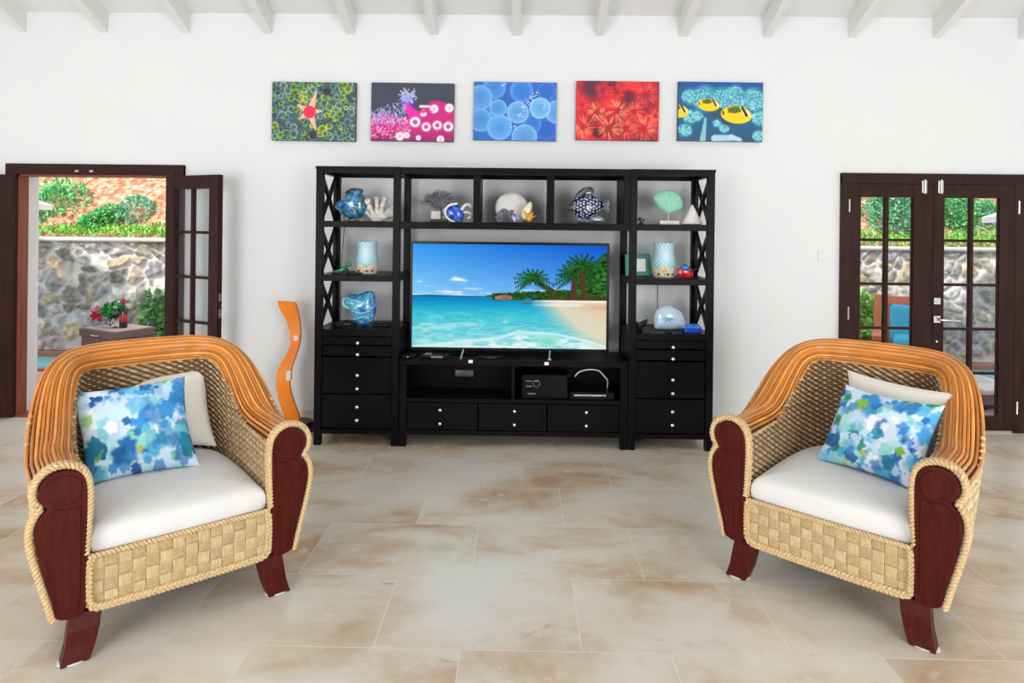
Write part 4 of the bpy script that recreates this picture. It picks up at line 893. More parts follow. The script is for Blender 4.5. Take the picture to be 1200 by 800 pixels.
# --- bridge bay 1
q = at(517, 259, 4.9); t = thing('fan_coral', 'grey fan-shaped coral on a white and black base, left bay of the bridge', 'coral', (q.x-.02, 4.92, ZU)); mb = MB(); rs = np.random.RandomState(12)
for i in range(30):
    a_ = -1.35+2.7*i/29; yy = rs.uniform(-.03, .03); r0, r1 = .02, rs.uniform(.115, .135)
    e = np.array((math.sin(a_)*r1*1.05, yy, .115+math.cos(a_)*r1*.95-.01)); mb.tube([(math.sin(a_)*.01, 0, .10), ((math.sin(a_)*r1*.5), yy*.5, .115+math.cos(a_)*r1*.42), e], [.007, .0055, .0045], 6)
    e2 = e+np.array((math.sin(a_+.3)*.018, .01, math.cos(a_+.3)*.018)); mb.tube([e*.8+np.array((0, 0, .023)), e2], [.005, .0035], 6)
mb.tube([(0, 0, .05), (0, 0, .11)], [.03, .018], 10); mb.build('coral_fan', M['coralg'], t, smooth=True)
MB().box(-.055, .02, -.04, .03, .022, .085).build('stone_block', M['pearl'], t, bevel=.006)
MB().box(-.06, .07, -.045, .04, 0, .022).build('base', M['darkstone'], t, bevel=.004)
fishB = [(519.5, 250), (522, 244), (529, 240), (536, 240), (541, 245), (544, 252), (540, 260), (532, 259), (524, 256)]
t = thing('glass_fish', 'cobalt blue and white glass fish with a clear curled tail, left bay of the bridge', 'fish sculpture'); o, b = blob('body', fishB, 4.72, ZU, .07, [(14, 50, 190), (30, 110, 230), (10, 40, 160), (60, 150, 240), (20, 60, 200)], M['vcglass'], 20, 9, t, .3); t.location = o
MB().tube(spline([(-.05, -.045, .05), (-.06, -.04, .08), (-.03, -.04, .12), (.03, -.03, .135)], 5, False), .009, 8).tube(spline([(-.06, -.03, .05), (-.03, -.035, .02), (.01, -.03, .0)], 4, False), .008, 8).build('white_rim', M['pearl'], t, smooth=True)
MB().tube(spline([(.05, 0, .08), (.08, -.01, .12), (.11, 0, .13), (.13, 0, .11)], 5, False), [.012]*16, 8).tube(spline([(.05, 0, .06), (.09, 0, .075), (.125, 0, .06), (.12, 0, .035), (.10, 0, .03)], 5, False), .008, 8).build('clear_tail', M['pearl'], t, smooth=True)
# --- bridge bay 2
disc = [(581.5, 250), (580.5, 240), (585, 231), (594, 226.5), (604, 226), (612, 230), (618, 238), (619, 248), (615, 259), (600, 260.5), (587, 260)]
t = thing('shell_plate', 'large round white shell with a grey underside, middle bay of the bridge', 'shell'); o, b = blob('shell', disc, 4.9, ZU, .05, [(240, 238, 234), (226, 224, 222), (236, 234, 230)], M['vcmatt'], 12, 3, t, 0); t.location = o
rs = np.random.RandomState(4); mb = MB()
for i in range(34):
    x, z = rs.uniform(-.11, .02), rs.uniform(.01, .09)*1.0; mb.ball((x, -.03-rs.uniform(0, .012), z), rs.uniform(.007, .016), n=8, m=5, sx=1.2)
mb.tube(spline([(-.10, -.03, .06), (-.07, -.035, .10), (-.02, -.035, .085), (.0, -.035, .05)], 5, False), .008, 7).tube(spline([(-.11, -.03, .01), (-.06, -.035, .015), (0, -.035, .01)], 4, False), .01, 7)
mb.build('barnacles', M['coralg'], t, smooth=True)
q = at(603.5, 255, 4.72); o = MB().lathe([(.012, 0), (.026, .012), (.032, .03), (.026, .05), (.008, .06), (.001, .06)], n=18).build('cobalt_paperweight', M['vcglass'], smooth=True, col=None); V = np.array([v.co for v in o.data.vertices]); ca = o.data.color_attributes.new('Col', 'FLOAT_COLOR', 'POINT'); cc = np.ones((len(V), 4), np.float32); ang_ = np.arctan2(V[:, 1], V[:, 0]); cc[:, :3] = np.where((np.sin(ang_*5+V[:, 2]*60) > .2)[:, None], lin((36, 30, 170)), lin((210, 210, 236))); ca.data.foreach_set('color', cc.ravel())
o.location = (q.x, 4.72, ZU); tag(o, 'small cobalt and white glass ball in front of the round shell', 'paperweight')
t = thing('glass_fish', 'amber and cream glass fish with spiky fins, right of the round shell', 'fish sculpture', (at(620, 258, 4.74).x, 4.76, ZU))
body = [(612, 256), (611, 247), (616, 240), (622, 236), (624, 242), (622, 250), (618, 258)]
P_ = [at(x, y, 4.76) for x, y in body]; Lc = spline([(p.x-t.location.x, max(0.0, p.z-ZU)) for p in P_], 4); vs, fs = inflate(Lc, .05, 6); MB().add(vs, fs).build('body', M['vcglass'], t, smooth=True, col=patches(vs, [(240, 232, 196), (228, 212, 160), (240, 226, 180)], 20, 3, .2))
mb = MB(); rs = np.random.RandomState(2)
for i in range(18): a_ = -.9+2.3*rs.rand(); l = rs.uniform(.04, .09); mb.tube([(.0, -.02, .03), (.0+math.sin(a_)*l*.6, -.03, .03+math.cos(a_)*l*.5), (.0+math.sin(a_)*l, -.02, .03+math.cos(a_)*l*.9)], [.008, .005, .002], 6)
mb.ball((0, -.02, .03), .026, n=12, m=8); mb.build('spiky_fins', M['vcglass'], t, smooth=True, col=np.tile(lin((222, 160, 50)), (len(mb.v), 1)))
# --- bridge bay 3: spotted fish
t = thing('spotted_fish', 'large navy fish sculpture with white spots, right bay of the bridge', 'fish sculpture')
fb = [(662, 243), (667, 239), (673, 233), (678, 230), (690, 227), (699, 231), (707, 238), (708, 243), (703, 248), (697, 254), (686, 257), (677, 255), (672, 249), (665, 246)]
P_ = [at(x, y, 4.8) for x, y in fb]; X = np.array([(p.x, p.z) for p in P_]); ox = float(X[:, 0].mean()); t.location = (ox, 4.8, ZU); Lc = spline([(a_-ox, b_-ZU) for a_, b_ in X], 5)
vs, fs = inflate(Lc, .11, 40); V = np.array(vs); rs = np.random.RandomState(6); col = np.tile(np.array((22, 30, 66.)), (len(V), 1)); sp = []
for gx in np.arange(-.075, .15, .0235):
    for gz in np.arange(.0, .24, .0235): sp.append((gx+rs.uniform(-.005, .005), gz+rs.uniform(-.005, .005)+(.012 if int(round(gx/.0235)) % 2 else 0)))
for x, z in sp: d_ = np.maximum(abs(V[:, 0]-x), abs(V[:, 2]-z)); k = np.clip((.0058-d_)/.003+.5, 0, 1)[:, None]; col = col*(1-k)+np.array((222, 228, 246))*k
k = np.clip((-.075-V[:, 0])/.01, 0, 1)[:, None]; col = col*(1-k)+np.array((92, 86, 104))*k
MB().add(vs, fs).build('body', M['vcglass'], t, smooth=True, col=lin(col))
def fin(name, pts, th, c0, c1, stripes=14):
    P_ = [at(x, y, 4.8) for x, y in pts]; L_ = spline([(p.x-ox, max(.0, p.z-ZU)) for p in P_], 4); vs, fs = inflate(L_, th, 8); V = np.array(vs); cx, cz = L_[0]; a_ = np.arctan2(V[:, 2]-cz, V[:, 0]-cx)
    k = (.5+.5*np.sin(a_*stripes))[:, None]; MB().add(vs, fs).build(name, M['vcglass'], t, smooth=True, col=lin(np.array(c0)*k+np.array(c1)*(1-k)))
fin('dorsal_fin', [(672, 235), (675, 228), (682, 221), (690, 218.5), (695, 221), (696, 226), (692, 229), (685, 228), (678, 231)], .03, (58, 54, 58), (120, 112, 118))
fin('tail_fin', [(704, 242), (711, 234), (715, 231), (716, 238), (714, 244), (715, 250), (710, 248)], .025, (60, 66, 84), (120, 130, 140), 20)
fin('belly_fin', [(676, 253), (686, 256), (698, 253), (706, 254), (708, 259), (697, 262), (684, 262), (678, 260)], .03, (70, 76, 90), (140, 144, 156), 16)
MB().box(-.05, .05, -.025, .025, 0, .012).build('foot', M['darkstone'], t, bevel=.004)
# --- right tower, top bay
q = at(749.5, 255, 4.7); rs = np.random.RandomState(3); mb = MB().lathe([(.02, 0), (.016, .01), (.003, .015)], n=12)
for i in range(16): a_ = rs.uniform(0, 6.28); r_ = rs.uniform(.006, .022); mb.tube([(0, 0, .01), (r_*math.cos(a_), r_*math.sin(a_), .055*rs.uniform(.5, 1))], .0016, 5); mb.ball((r_*math.cos(a_), r_*math.sin(a_), .055*rs.uniform(.4, 1)), .005, n=6, m=4)
o = mb.build('beaded_ornament', M['darkstone'], smooth=True); o.location = (q.x+.012, 4.70, ZU); tag(o, 'tiny dark beaded ornament at the left edge of the top right shelf', 'ornament')
t = thing('sea_fan_ornament', 'pale green leaf-shaped fish ornament on a pin and white base, top right shelf', 'ornament'); lf = [(766, 232), (770, 226), (777, 223), (788, 223), (795, 228), (800, 236), (799, 244), (793, 247), (783, 250), (778, 247), (771, 241)]
P_ = [at(x, y, 4.82) for x, y in lf]; X = np.array([(p.x, p.z) for p in P_]); ox = float(X[:, 0].mean()); t.location = (ox, 4.82, ZU); Lc = spline([(a_-ox, b_-ZU) for a_, b_ in X], 4); vs, fs = inflate(Lc, .035, 8); V = np.array(vs)
k = (.5+.5*np.sin(V[:, 2]*420+V[:, 0]*30))[:, None]; e = np.clip((V[:, 0]-.08)/.03, 0, 1)[:, None]*.3
MB().add(vs, fs).build('leaf_body', M['vcmatt'], t, smooth=True, col=lin((np.array((150, 218, 184))*k+np.array((134, 206, 172))*(1-k))*(1-e)+np.array((90, 170, 170))*e))
MB().tube([(0, 0, .03), (0, 0, .085)], .003, 6).build('pin', M['steel'], t); MB().box(-.07, .075, -.03, .03, 0, .03).build('base', M['pearl'], t, bevel=.004)
cone = [(798, 262), (804, 250), (808, 240), (812, 244), (818, 253), (824, 262)]
q = at(811, 262, 4.78); t = thing('cone_shell', 'white cone-shaped shell at the right of the top right shelf', 'shell', (q.x, 4.78, ZU))
MB().lathe([(.001, 0), (.06, .0), (.078, .006), (.076, .014), (.05, .06), (.024, .11), (.006, .145), (.001, .148)], n=32, sy=.7).build('shell', M['pearl'], t, smooth=True, ang=60)
# --- hurricane holders
def hurricane(name, px, py, Y, zb, w_, h_, label, seed):
    q = at(px, py, Y); prof = [(.001, .002), (.40, 0), (.44, .03), (.47, .12), (.5, .28), (.505, .42), (.46, .58), (.43, .75), (.44, .9), (.475, 1.0), (.45, 1.0), (.42, .9), (.41, .7), (.44, .5), (.47, .3), (.42, .08), (.001, .06)]
    t = thing(name, label, 'candle holder', (q.x, Y, zb)); n_ = 128; fine = spline(prof, 9, False)
    mb = MB().lathe([(max(.0005, r*w_), z*h_) for r, z in fine], n=n_); V = np.array(mb.v); z = V[:, 2]/h_; a_ = np.arctan2(V[:, 1], V[:, 0])
    g = ((np.sin(a_*15)*np.sin(z*PI*15)) > 0)[:, None]; base = np.where(g, (150, 206, 226), (206, 232, 240)); k = np.clip((.55-z)*3, 0, 1)[:, None]*.45; base = base*(1-k)+np.array((70, 186, 200))*k
    cen = np.exp(-((a_+PI/2)/.45)**2-((z-.62)/.22)**2)[:, None]*.8; base = base*(1-cen)+np.array((206, 232, 250))*cen  # pale blue glow put into the glass colour at the front
    wv = .30+.06*np.sin(a_*3+seed)+.04*np.cos(a_*7); sd = (z < wv)[:, None]; sand = np.array((222, 208, 180))*(.85+.25*vnoise(a_*4+9, z*9, 3, seed)[:, None]); base = np.where(sd, sand, base)
    mb.build('glass_body', M['vcmatt'], t, smooth=True, col=lin(np.clip(base, 0, 255)))
    rs = np.random.RandomState(seed); sb = MB()
    for i in range(26): a_ = rs.uniform(-PI, 0); z_ = rs.uniform(.04, .28)*h_; sb.ball((.485*w_*math.cos(a_), .485*w_*math.sin(a_), z_), rs.uniform(.005, .011), n=7, m=5, sz=.8)
    sb.build('shells', M['sand'], t, smooth=True); db = MB()
    for a_ in (-2.2, -1.4, -.9): db.ball((.5*w_*math.cos(a_), .5*w_*math.sin(a_), .1*h_), .008, n=8, m=5)
    db.build('dark_beads', M['darkstone'], t, smooth=True); return t
hurricane('candle_holder', 430.5, 321, 4.82, ZM, .165, .235, 'tall blue mosaic glass candle holder with a sandy shell base, left tower', 3)
hurricane('candle_holder', 777.5, 325, 4.82, ZM, .168, .25, 'tall blue mosaic glass candle holder with a sandy shell base, right tower', 7)
# --- left tower, middle bay: lizard
t = thing('glass_lizard', 'green glass lizard beside the candle holder in the left tower', 'lizard figure', (at(401, 320, 4.75).x, 4.75, ZM)); mb = MB()
mb.tube(spline([(-.075, .01, .012), (-.05, 0, .014), (-.015, 0, .022), (.015, 0, .04), (.035, -.01, .065), (.05, -.015, .075)], 5, False), [.003+.013*math.sin(PI*min(1, i/24)) for i in range(26)], 8)
mb.ball((.05, -.015, .072), .017, sx=1.4, n=10, m=6)
mb.build('body', M['vcglass'], t, smooth=True, col=np.tile(lin((36, 128, 88)), (len(mb.v), 1))); lg = MB()
for x, z, s_ in ((-.02, .02, 1), (-.02, .02, -1), (.02, .045, 1), (.02, .045, -1)): lg.tube([(x, 0, z), (x+.012, s_*.022, z*.8), (x+.02, s_*.03, .004)], .005, 6)
lg.build('legs', M['vcglass'], t, smooth=True, col=np.tile(lin((26, 84, 62)), (len(lg.v), 1)))
mb = MB(); rs = np.random.RandomState(7)
for i in range(12): mb.ball((-.045+.009*i+rs.normal()*.002, rs.normal()*.008, .008), .008, n=8, m=5)
o = mb.build('bead_string', M['darkstone'], smooth=True); o.location = (at(414, 321, 4.70).x, 4.69, ZM); tag(o, 'short string of dark beads between the lizard and the candle holder', 'beads')
# --- right tower, middle bay: green frame and small fish
q0, q1 = at(733, 299, 4.9), at(761, 326, 4.8); t = thing('picture_frame', 'small teal-green photo frame at the left of the right tower middle shelf', 'photo frame', (at(748, 320, 4.86).x, 4.88, ZM), math.radians(6)); t.rotation_euler = (math.radians(-8), 0, math.radians(4))
fb_ = MB(); w2, h2, e = .095, .165, .034
fb_.box(-w2, -w2+e, -.012, .006, 0, h2).box(w2-e, w2, -.012, .006, 0, h2).box(-w2+e, w2-e, -.012, .006, 0, e).box(-w2+e, w2-e, -.012, .006, h2-e, h2); V = fb_.v
fb_.build('frame', M['bookgreen'], t, col=np.tile(lin((22, 128, 106)), (len(V), 1)), bevel=.004)
MB().box(-w2+e, w2-e, -.003, .004, e, h2-e).build('photograph', M['whitepl'], t); MB().add([(-.02, .006, .12), (.02, .006, .12), (.02, .08, .012), (-.02, .08, .012), (-.02, .008, .11), (.02, .008, .11), (.02, .074, .012), (-.02, .074, .012)], [(0, 1, 2, 3), (7, 6, 5, 4), (0, 4, 5, 1), (2, 6, 7, 3)]).build('stand', M['darkstone'], t)
t = thing('glass_fish', 'small red and blue glass fish with a dark tail, right tower middle shelf', 'fish sculpture'); o, b = blob('body', [(794, 323), (794, 316), (799, 312), (806, 313), (811, 318), (811, 325), (802, 326)], 4.74, ZM, .05, [(170, 20, 24), (214, 50, 40), (150, 24, 40), (220, 70, 50)], M['vcglass'], 20, 3, t, .1); t.location = o
mb = MB().ball((.0, -.01, .075), .024, sx=1.5, n=12, m=7).tube([(.02, 0, .07), (.05, 0, .055)], [.014, .006], 7).tube([(.0, 0, .085), (.01, 0, .105)], [.012, .003], 7); mb.build('blue_back', M['vcglass'], t, smooth=True, col=np.tile(lin((30, 110, 210)), (len(mb.v), 1)))
MB().tube([(.045, 0, .055), (.08, 0, .066), (.10, 0, .07)], [.006, .008, .003], 6).tube([(.045, 0, .055), (.085, 0, .045)], [.005, .003], 6).build('dark_tail', M['darkstone'], t, smooth=True)
# --- left tower, low bay: vase-like glass fish and dark things
t = thing('glass_fish', 'large blue and turquoise glass fish on the lowest shelf of the left tower', 'fish sculpture'); o, b = blob('body', [(403.5, 352), (410, 346), (422, 345), (430, 342), (438, 343), (440, 352), (441, 364), (438, 374), (432, 381), (424, 382), (416, 377), (411, 367), (408, 359)], 4.82, ZL, .13, [(24, 110, 200), (90, 190, 220), (20, 90, 190), (120, 210, 220), (40, 130, 210), (60, 170, 190), (30, 100, 180)], M['vcglass'], 24, 14, t, .7); t.location = o
mb = MB(); mb.tube(spline([(-.10, 0, .2), (-.13, 0, .19), (-.12, 0, .15), (-.08, -.01, .13)], 5, False), .012, 7).tube(spline([(-.06, -.06, .2), (0, -.065, .19), (.08, -.05, .16)], 5, False), .006, 6).tube(spline([(-.05, -.06, .12), (.02, -.068, .1), (.09, -.05, .12)], 5, False), .006, 6).tube(spline([(-.04, -.05, .05), (.03, -.055, .07), (.08, -.04, .06)], 5, False), .005, 6)
mb.build('swirls', M['vcglass'], t, smooth=True, col=np.tile(lin((150, 216, 214)), (len(mb.v), 1)))
t = thing('dark_turtle', 'black turtle figure left of the large blue glass fish', 'turtle figure', (at(406, 382, 4.75).x, 4.76, ZL)); MB().lathe([(.001, .012), (.055, .012), (.06, .02), (.05, .036), (.028, .048), (.001, .052)], n=20, sy=.75).build('shell', M['darkstone'], t, smooth=True, ang=60)
mb = MB()
for x, y in ((-.045, -.03), (.045, -.03), (-.045, .03), (.045, .03)): mb.tube([(x*.7, y*.8, .016), (x*1.4, y*1.3, .006)], [.012, .007], 7)
mb.ball((-.07, 0, .024), .013, sx=1.3, n=9, m=6); mb.build('limbs', M['darkstone'], t, smooth=True)
mb = MB(); rs = np.random.RandomState(5)
for i in range(26): a_ = i/26*6.28; mb.ball((.06*math.cos(a_)+rs.normal()*.004, .035*math.sin(a_)+rs.normal()*.004, .011), rs.uniform(.009, .013), n=8, m=5)
o = mb.build('bead_string', M['darkstone'], smooth=True); o.location = (at(446, 382, 4.76).x, 4.80, ZL); tag(o, 'string of black beads coiled right of the large blue glass fish', 'beads')
# --- right tower, low bay
t = thing('star_dish', 'black leaf-edged dish at the left of the lowest right shelf', 'dish', (at(749, 388, 4.76).x, 4.76, ZL)); ol = [(-.02, 0), (.02, 0), (.028, .02), (.05, .045), (.062, .085), (.03, .075), (.0, .06), (-.03, .078), (-.055, .08), (-.045, .04)]
vs, fs = inflate(spline(ol, 3), .05, 5); MB().add(vs, fs).build('dish', M['darkstone'], t, smooth=True)
dm = [(766, 378), (767, 370), (772, 363), (781, 360), (791, 363), (799, 369), (802, 377), (803, 386), (795, 388), (772, 388), (767, 386)]
t = thing('glass_dome', 'pale blue art glass dome with a small blue crab motif, lowest right shelf', 'art glass'); o, L = outl(dm, 4.84, ZL); vs, fs = inflate(L, .09, 18); V = np.array(vs); col = np.tile(np.array((188, 214, 236.)), (len(V), 1)); zz = V[:, 2]
k = np.clip((zz-.12)/.05, 0, 1)[:, None]; col = col*(1-k)+np.array((214, 226, 240))*k
for x, z, r in ((-.02, .085, .016), (-.045, .085, .008), (.005, .085, .008), (-.035, .07, .006), (-.01, .07, .006)): d_ = np.hypot(V[:, 0]-x, V[:, 2]-z); k = np.clip((r-d_)/.004+.5, 0, 1)[:, None]*(V[:, 1] < 0)[:, None]; col = col*(1-k)+np.array((80, 170, 214))*k
MB().add(vs, fs).build('dome', M['vcglass'], t, smooth=True, col=lin(col)); t.location = o
t = thing('turtle_figure', 'tiny black turtle figure in front of the pale blue glass dome', 'turtle figure', (at(784, 389, 4.68).x, 4.68, ZL)); MB().lathe([(.001, .006), (.022, .006), (.02, .018), (.008, .026), (.001, .027)], n=14).build('shell', M['darkstone'], t, smooth=True)
mb = MB()
for a_ in (.6, 2.5, 3.8, 5.6): mb.tube([(.012*math.cos(a_), .012*math.sin(a_), .008), (.034*math.cos(a_), .034*math.sin(a_), .003)], [.006, .003], 6)
mb.ball((0, -.02, .024), .008, n=8, m=5).build('limbs', M['darkstone'], t, smooth=True)
t = thing('glass_box', 'cobalt blue glass trinket box with a wavy lid, lowest right shelf', 'trinket box', (at(811, 390, 4.72).x, 4.72, ZL)); b_ = MB().box(-.062, .062, -.035, .035, 0, .035); b_.build('box', M['vcglass'], t, bevel=.006, col=np.tile(lin((14, 70, 190)), (8, 1)))
n = 22; U, V_ = np.meshgrid(np.linspace(-1, 1, n), np.linspace(-1, 1, n), indexing='ij'); hgt = .035+.028*np.clip((1-U**4)*(1-V_**4), 0, 1)**.5*(.6+.4*np.cos(U*9)*np.cos(V_*5)); mb = MB().grid(np.stack([U*.066, V_*.038, hgt], -1)); mb.build('lid', M['vcglass'], t, smooth=True, fix=False, col=patches(mb.v, [(20, 90, 210), (60, 150, 240), (14, 70, 200), (90, 180, 240)], 50, 4, .3))

# ------------------------------------------------------------------ armchairs
def resample(C, n):
    d = np.r_[0, np.cumsum(np.linalg.norm(np.diff(C, axis=0), axis=1))]; s = np.linspace(0, d[-1], n); return np.stack([np.interp(s, d, C[:, i]) for i in range(C.shape[1])], 1)
def ucurve(wf, W, D, n, zf, zb, ya, yb, pw, N=240, raw=False):
    a = np.linspace(0, PI, N*3); c_, s_ = np.cos(a), np.sin(a); y = D*np.abs(s_)**(2/n); w_ = np.sign(c_)*np.abs(c_)**(2/n)
    t_ = np.clip(y/(.5*D), 0, 1); t_ = t_*t_*(3-2*t_); x = w_*(wf+(W-wf)*t_)
    u_ = np.clip((y-ya)/(yb-ya), 0, 1)**pw; u_ = u_*u_*(3-2*u_); C = np.stack([-x, y, zf+(zb-zf)*u_], 1); return C if raw else resample(C, N)
def smoothc(C, k=9):
    P_ = np.vstack([np.repeat(C[:1], k, 0), C, np.repeat(C[-1:], k, 0)]); ker = np.ones(k)/k; o = np.stack([np.convolve(P_[:, i], ker, 'same') for i in range(3)], 1)[k:-k]; o[0] = C[0]; o[-1] = C[-1]; return o
RO = dict(wf=.485, W=.503, D=.911, n=3.3, zf=.625, zb=.985, ya=.28, yb=.915, pw=.918)
RI = dict(wf=.338, W=.335, D=.845, n=5.0, zf=.625, zb=.880, ya=.28, yb=.76, pw=1.7)
ZTOPP = .69
def rope(mb, path, R, pitch, strands=2, n=6, closed=False, rfac=.62):
    path = np.array(path, float); d = np.r_[0, np.cumsum(np.linalg.norm(np.diff(path, axis=0), axis=1))]; N = max(8, int(d[-1]/(pitch/9))); P_ = resample(path, N); T = np.gradient(P_, axis=0); T /= np.linalg.norm(T, axis=1)[:, None]
    u = np.cross(T[0], (0.3, 1, .2)); u /= np.linalg.norm(u); U = [u]
    for i in range(1, N): v_ = U[-1]-T[i]*(U[-1]@T[i]); U.append(v_/np.linalg.norm(v_))
    U = np.array(U); W_ = np.cross(T, U); s_ = np.linspace(0, d[-1], N)
    for k in range(strands):
        ph = 2*PI*s_/pitch+2*PI*k/strands; mb.tube(P_+(U*np.cos(ph)[:, None]+W_*np.sin(ph)[:, None])*R*(1-rfac*.72), R*rfac, n)
def braid(mb, path, nrm, Wd, pitch, r=.0075):
    """flat three-strand plait lying on a surface with normal nrm"""
    path = np.array(path, float); d = np.r_[0, np.cumsum(np.linalg.norm(np.diff(path, axis=0), axis=1))]; N = int(d[-1]/(pitch/14)); P_ = resample(path, N); T = np.gradient(P_, axis=0); T /= np.linalg.norm(T, axis=1)[:, None]; nr = np.array(nrm, float); S_ = np.cross(T, nr); S_ /= np.linalg.norm(S_, axis=1)[:, None]; s_ = np.linspace(0, d[-1], N)
    for k in range(3):
        ph = 2*PI*s_/pitch+2*PI*k/3; mb.tube(P_+S_*(np.sin(ph)*Wd/2)[:, None]+nr*(np.sin(2*ph)*r*.7)[:, None], r, 7)
POST = [(.337, .17), (.331, .30), (.329, .42), (.329, .56), (.332, .63), (.347, .668), (.372, .687), (.405, .693), (.437, .686), (.462, .664), (.474, .630), (.470, .600), (.456, .578), (.448, .568), (.462, .552), (.476, .528), (.483, .490), (.481, .450), (.470, .395), (.452, .315), (.430, .235), (.414, .170)]
def armchair():
    t = thing('armchair', 'x', 'armchair', (0, 0, 0))
    N = 240; Or, Ir = ucurve(raw=True, **RO), ucurve(raw=True, **RI); Mr = (Or+Ir)/2; dM = np.r_[0, np.cumsum(np.linalg.norm(np.diff(Mr, axis=0), axis=1))]; sM = np.linspace(0, dM[-1], N)
    O, I = [smoothc(np.stack([np.interp(sM, dM, C[:, i]) for i in range(3)], 1), 15) for C in (Or, Ir)]
    # band of canes
    mb = MB(); cols = []; K = 13; rs = np.random.RandomState(2)
    D_ = O-I; T = np.gradient((O+I)/2, axis=0); NR = np.cross(T, D_); NR /= np.linalg.norm(NR, axis=1)[:, None]; NR *= np.sign(NR[:, 2:3])
    bulge = np.interp((O[:, 1]+I[:, 1])/2, [0, .2, .6, .9], [.062, .055, .038, .034])
    for k in range(K):
        q = k/(K-1); P_ = I*(1-q)+O*q+NR*(bulge*math.sin(PI*q)**.8)[:, None]; P_[:, 1] += -.0
        r_ = .0074 if k % 2 == 0 else .0068
        mb.tube(P_, r_, 7, ref=(0, 0, 1)); base = np.array([(214, 140, 58), (198, 120, 44), (224, 154, 72), (182, 104, 36)][k % 4], float)
        s_ = np.linspace(0, 9, N); n_ = vnoise(s_+k*3, s_*0+k, 3, 51); c_ = base*(.86+.28*n_)[:, None]
        # greyish sky sheen put into the colour at the arm fronts
        sheen = np.clip((.16-P_[:, 1])/.16, 0, 1)[:, None]*.55*(1 if .2 < q < .95 else .5); c_ = c_*(1-sheen)+np.array((176, 160, 148))*sheen
        # joints of the cane every half metre
        cols.append(np.repeat(lin(np.clip(c_, 0, 255)), 7, 0))
    mb.build('cane_rim', M['cane'], t, smooth=True, col=np.vstack(cols), fix=False)
    # dark backing under the canes
    g = []
    for k in range(7):
        q = k/6; g.append(I*(1-q)+O*q+NR*(bulge*math.sin(PI*q)**.8-.008)[:, None])
    MB().grid(np.array(g)).build('rim_core', M['weaveback'], t, smooth=True, fix=False)
    # woven inside
    def surf_in(z, n=400): 
        k = np.clip((z-.30)/.58, 0, 1); C = smoothc(ucurve(.322, .325+.01*k, .80+.045*k, 4.6, z, z, 0, .5, 1, n), 9); return C
    def surf_out(z, n=400):
        wf = float(np.interp(z, [.15, .25, .40, .48, .56, .60, .66, .8], [.405, .432, .468, .478, .458, .466, .484, .49])); W = float(np.interp(z, [.15, .4, .65, .98], [.42, .47, .498, .503])); D = float(np.interp(z, [.15, .5, .98], [.78, .86, .905]))
        return smoothc(ucurve(wf, W, D, 3.3, z, z, 0, .5, 1, n), 7)
    def weave(name, surf, rim, z0, z1, dz, pitch, r, amp, sgn, mt, pal, off, flat=1.0, parent=t, slots=False):
        mb = MB(); cols = []; j = 0; z = z0
        rimN = resample(rim, 400)
        while z < z1:
            C = surf(z); s_ = np.r_[0, np.cumsum(np.linalg.norm(np.diff(C, axis=0), axis=1))]; n_ = int(s_[-1]/(pitch/5)); P_ = resample(C, n_); s2 = np.linspace(0, s_[-1], n_)
            T = np.gradient(P_, axis=0); T /= np.linalg.norm(T, axis=1)[:, None]; Nn = np.cross(T, (0, 0, 1.))*sgn
            P_ = P_+Nn*(off+amp*np.cos(PI*s2/pitch+PI*j))[:, None]; P_[:, 2] += .25*dz*np.sin(PI*s2/pitch+PI*j)
            rz_ = np.interp(np.linspace(0, 1, n_), np.linspace(0, 1, 400), rimN[:, 2])+(.010 if sgn < 0 else -.012); ok = z < rz_
            i = 0
            while i < n_:
                if ok[i]:
                    k = i
                    while k+1 < n_ and ok[k+1]: k += 1
                    if k-i > 4:
                        mb.tube(P_[i:k+1], r, 5, flat=flat); m_ = k-i+1; c0 = np.array(pal[(j*7) % len(pal)], float); nn = vnoise(s2[i:k+1]*9+j*5, np.zeros(m_)+j*.7, 4, 60)
                        cols.append(np.repeat(lin(np.clip(c0*(.8+.4*nn)[:, None], 0, 255)), 5, 0))
                    i = k+1
                else: i += 1
            z += dz; j += 1
        return mb.build(name, mt, parent, smooth=True, col=np.vstack(cols), fix=False)
    weave('inner_weave', surf_in, smoothc(ucurve(**RI), 9), .33, .90, .0135, .026, .0078, .0034, -1, M['weave'], [(184, 156, 118), (168, 140, 104), (194, 168, 130), (158, 130, 96)], .004)
    def backing(name, surf, rim, z0, m_, off):
        rimN = resample(rim, 160); g = []
        for q in np.linspace(0, 1, 24):
            row = []
            for qq in range(160): pass
            zt = rimN[:, 2]*1.0; zz = z0+(zt-z0)*q
            lo = surf(z0, 160); hi = surf(.9, 160); kk = np.clip((zz-z0)/(.9-z0), 0, 1)[:, None]; P_ = lo*(1-kk)+hi*kk; P_[:, 2] = zz; g.append(P_)
        MB().grid(np.array(g)).build(name, m_, t, smooth=True, fix=False)
    backing('inner_ribs', surf_in, I, .30, M['weaveback'], 0)
    weave('outer_weave', surf_out, O, .17, .97, .019, .034, .0095, .0026, 1, M['strap'], [(224, 202, 162), (214, 190, 148), (230, 210, 172), (206, 180, 138)], -.003)
    # side posts, front legs
    for sx in (-1, 1):
        ol = spline([(x*sx, z) for x, z in POST], 5)
        o = MB().prism(ol.tolist(), -.035, .012).build('arm_panel', M['mahog'], t, bevel=.004)
        sc_ = []; cx, cz = .405, .625
        top = [(.352, .585), (.345, .625), (.358, .658), (.385, .674), (.415, .675), (.443, .660), (.455, .630), (.448, .602), (.430, .585), (.412, .580), (.395, .565), (.378, .57)]
        bot = [(.350, .22), (.348, .40), (.350, .545), (.366, .556), (.392, .553), (.412, .560), (.430, .556), (.450, .535), (.464, .505), (.466, .47), (.456, .41), (.436, .32), (.415, .23), (.400, .19), (.365, .188)]
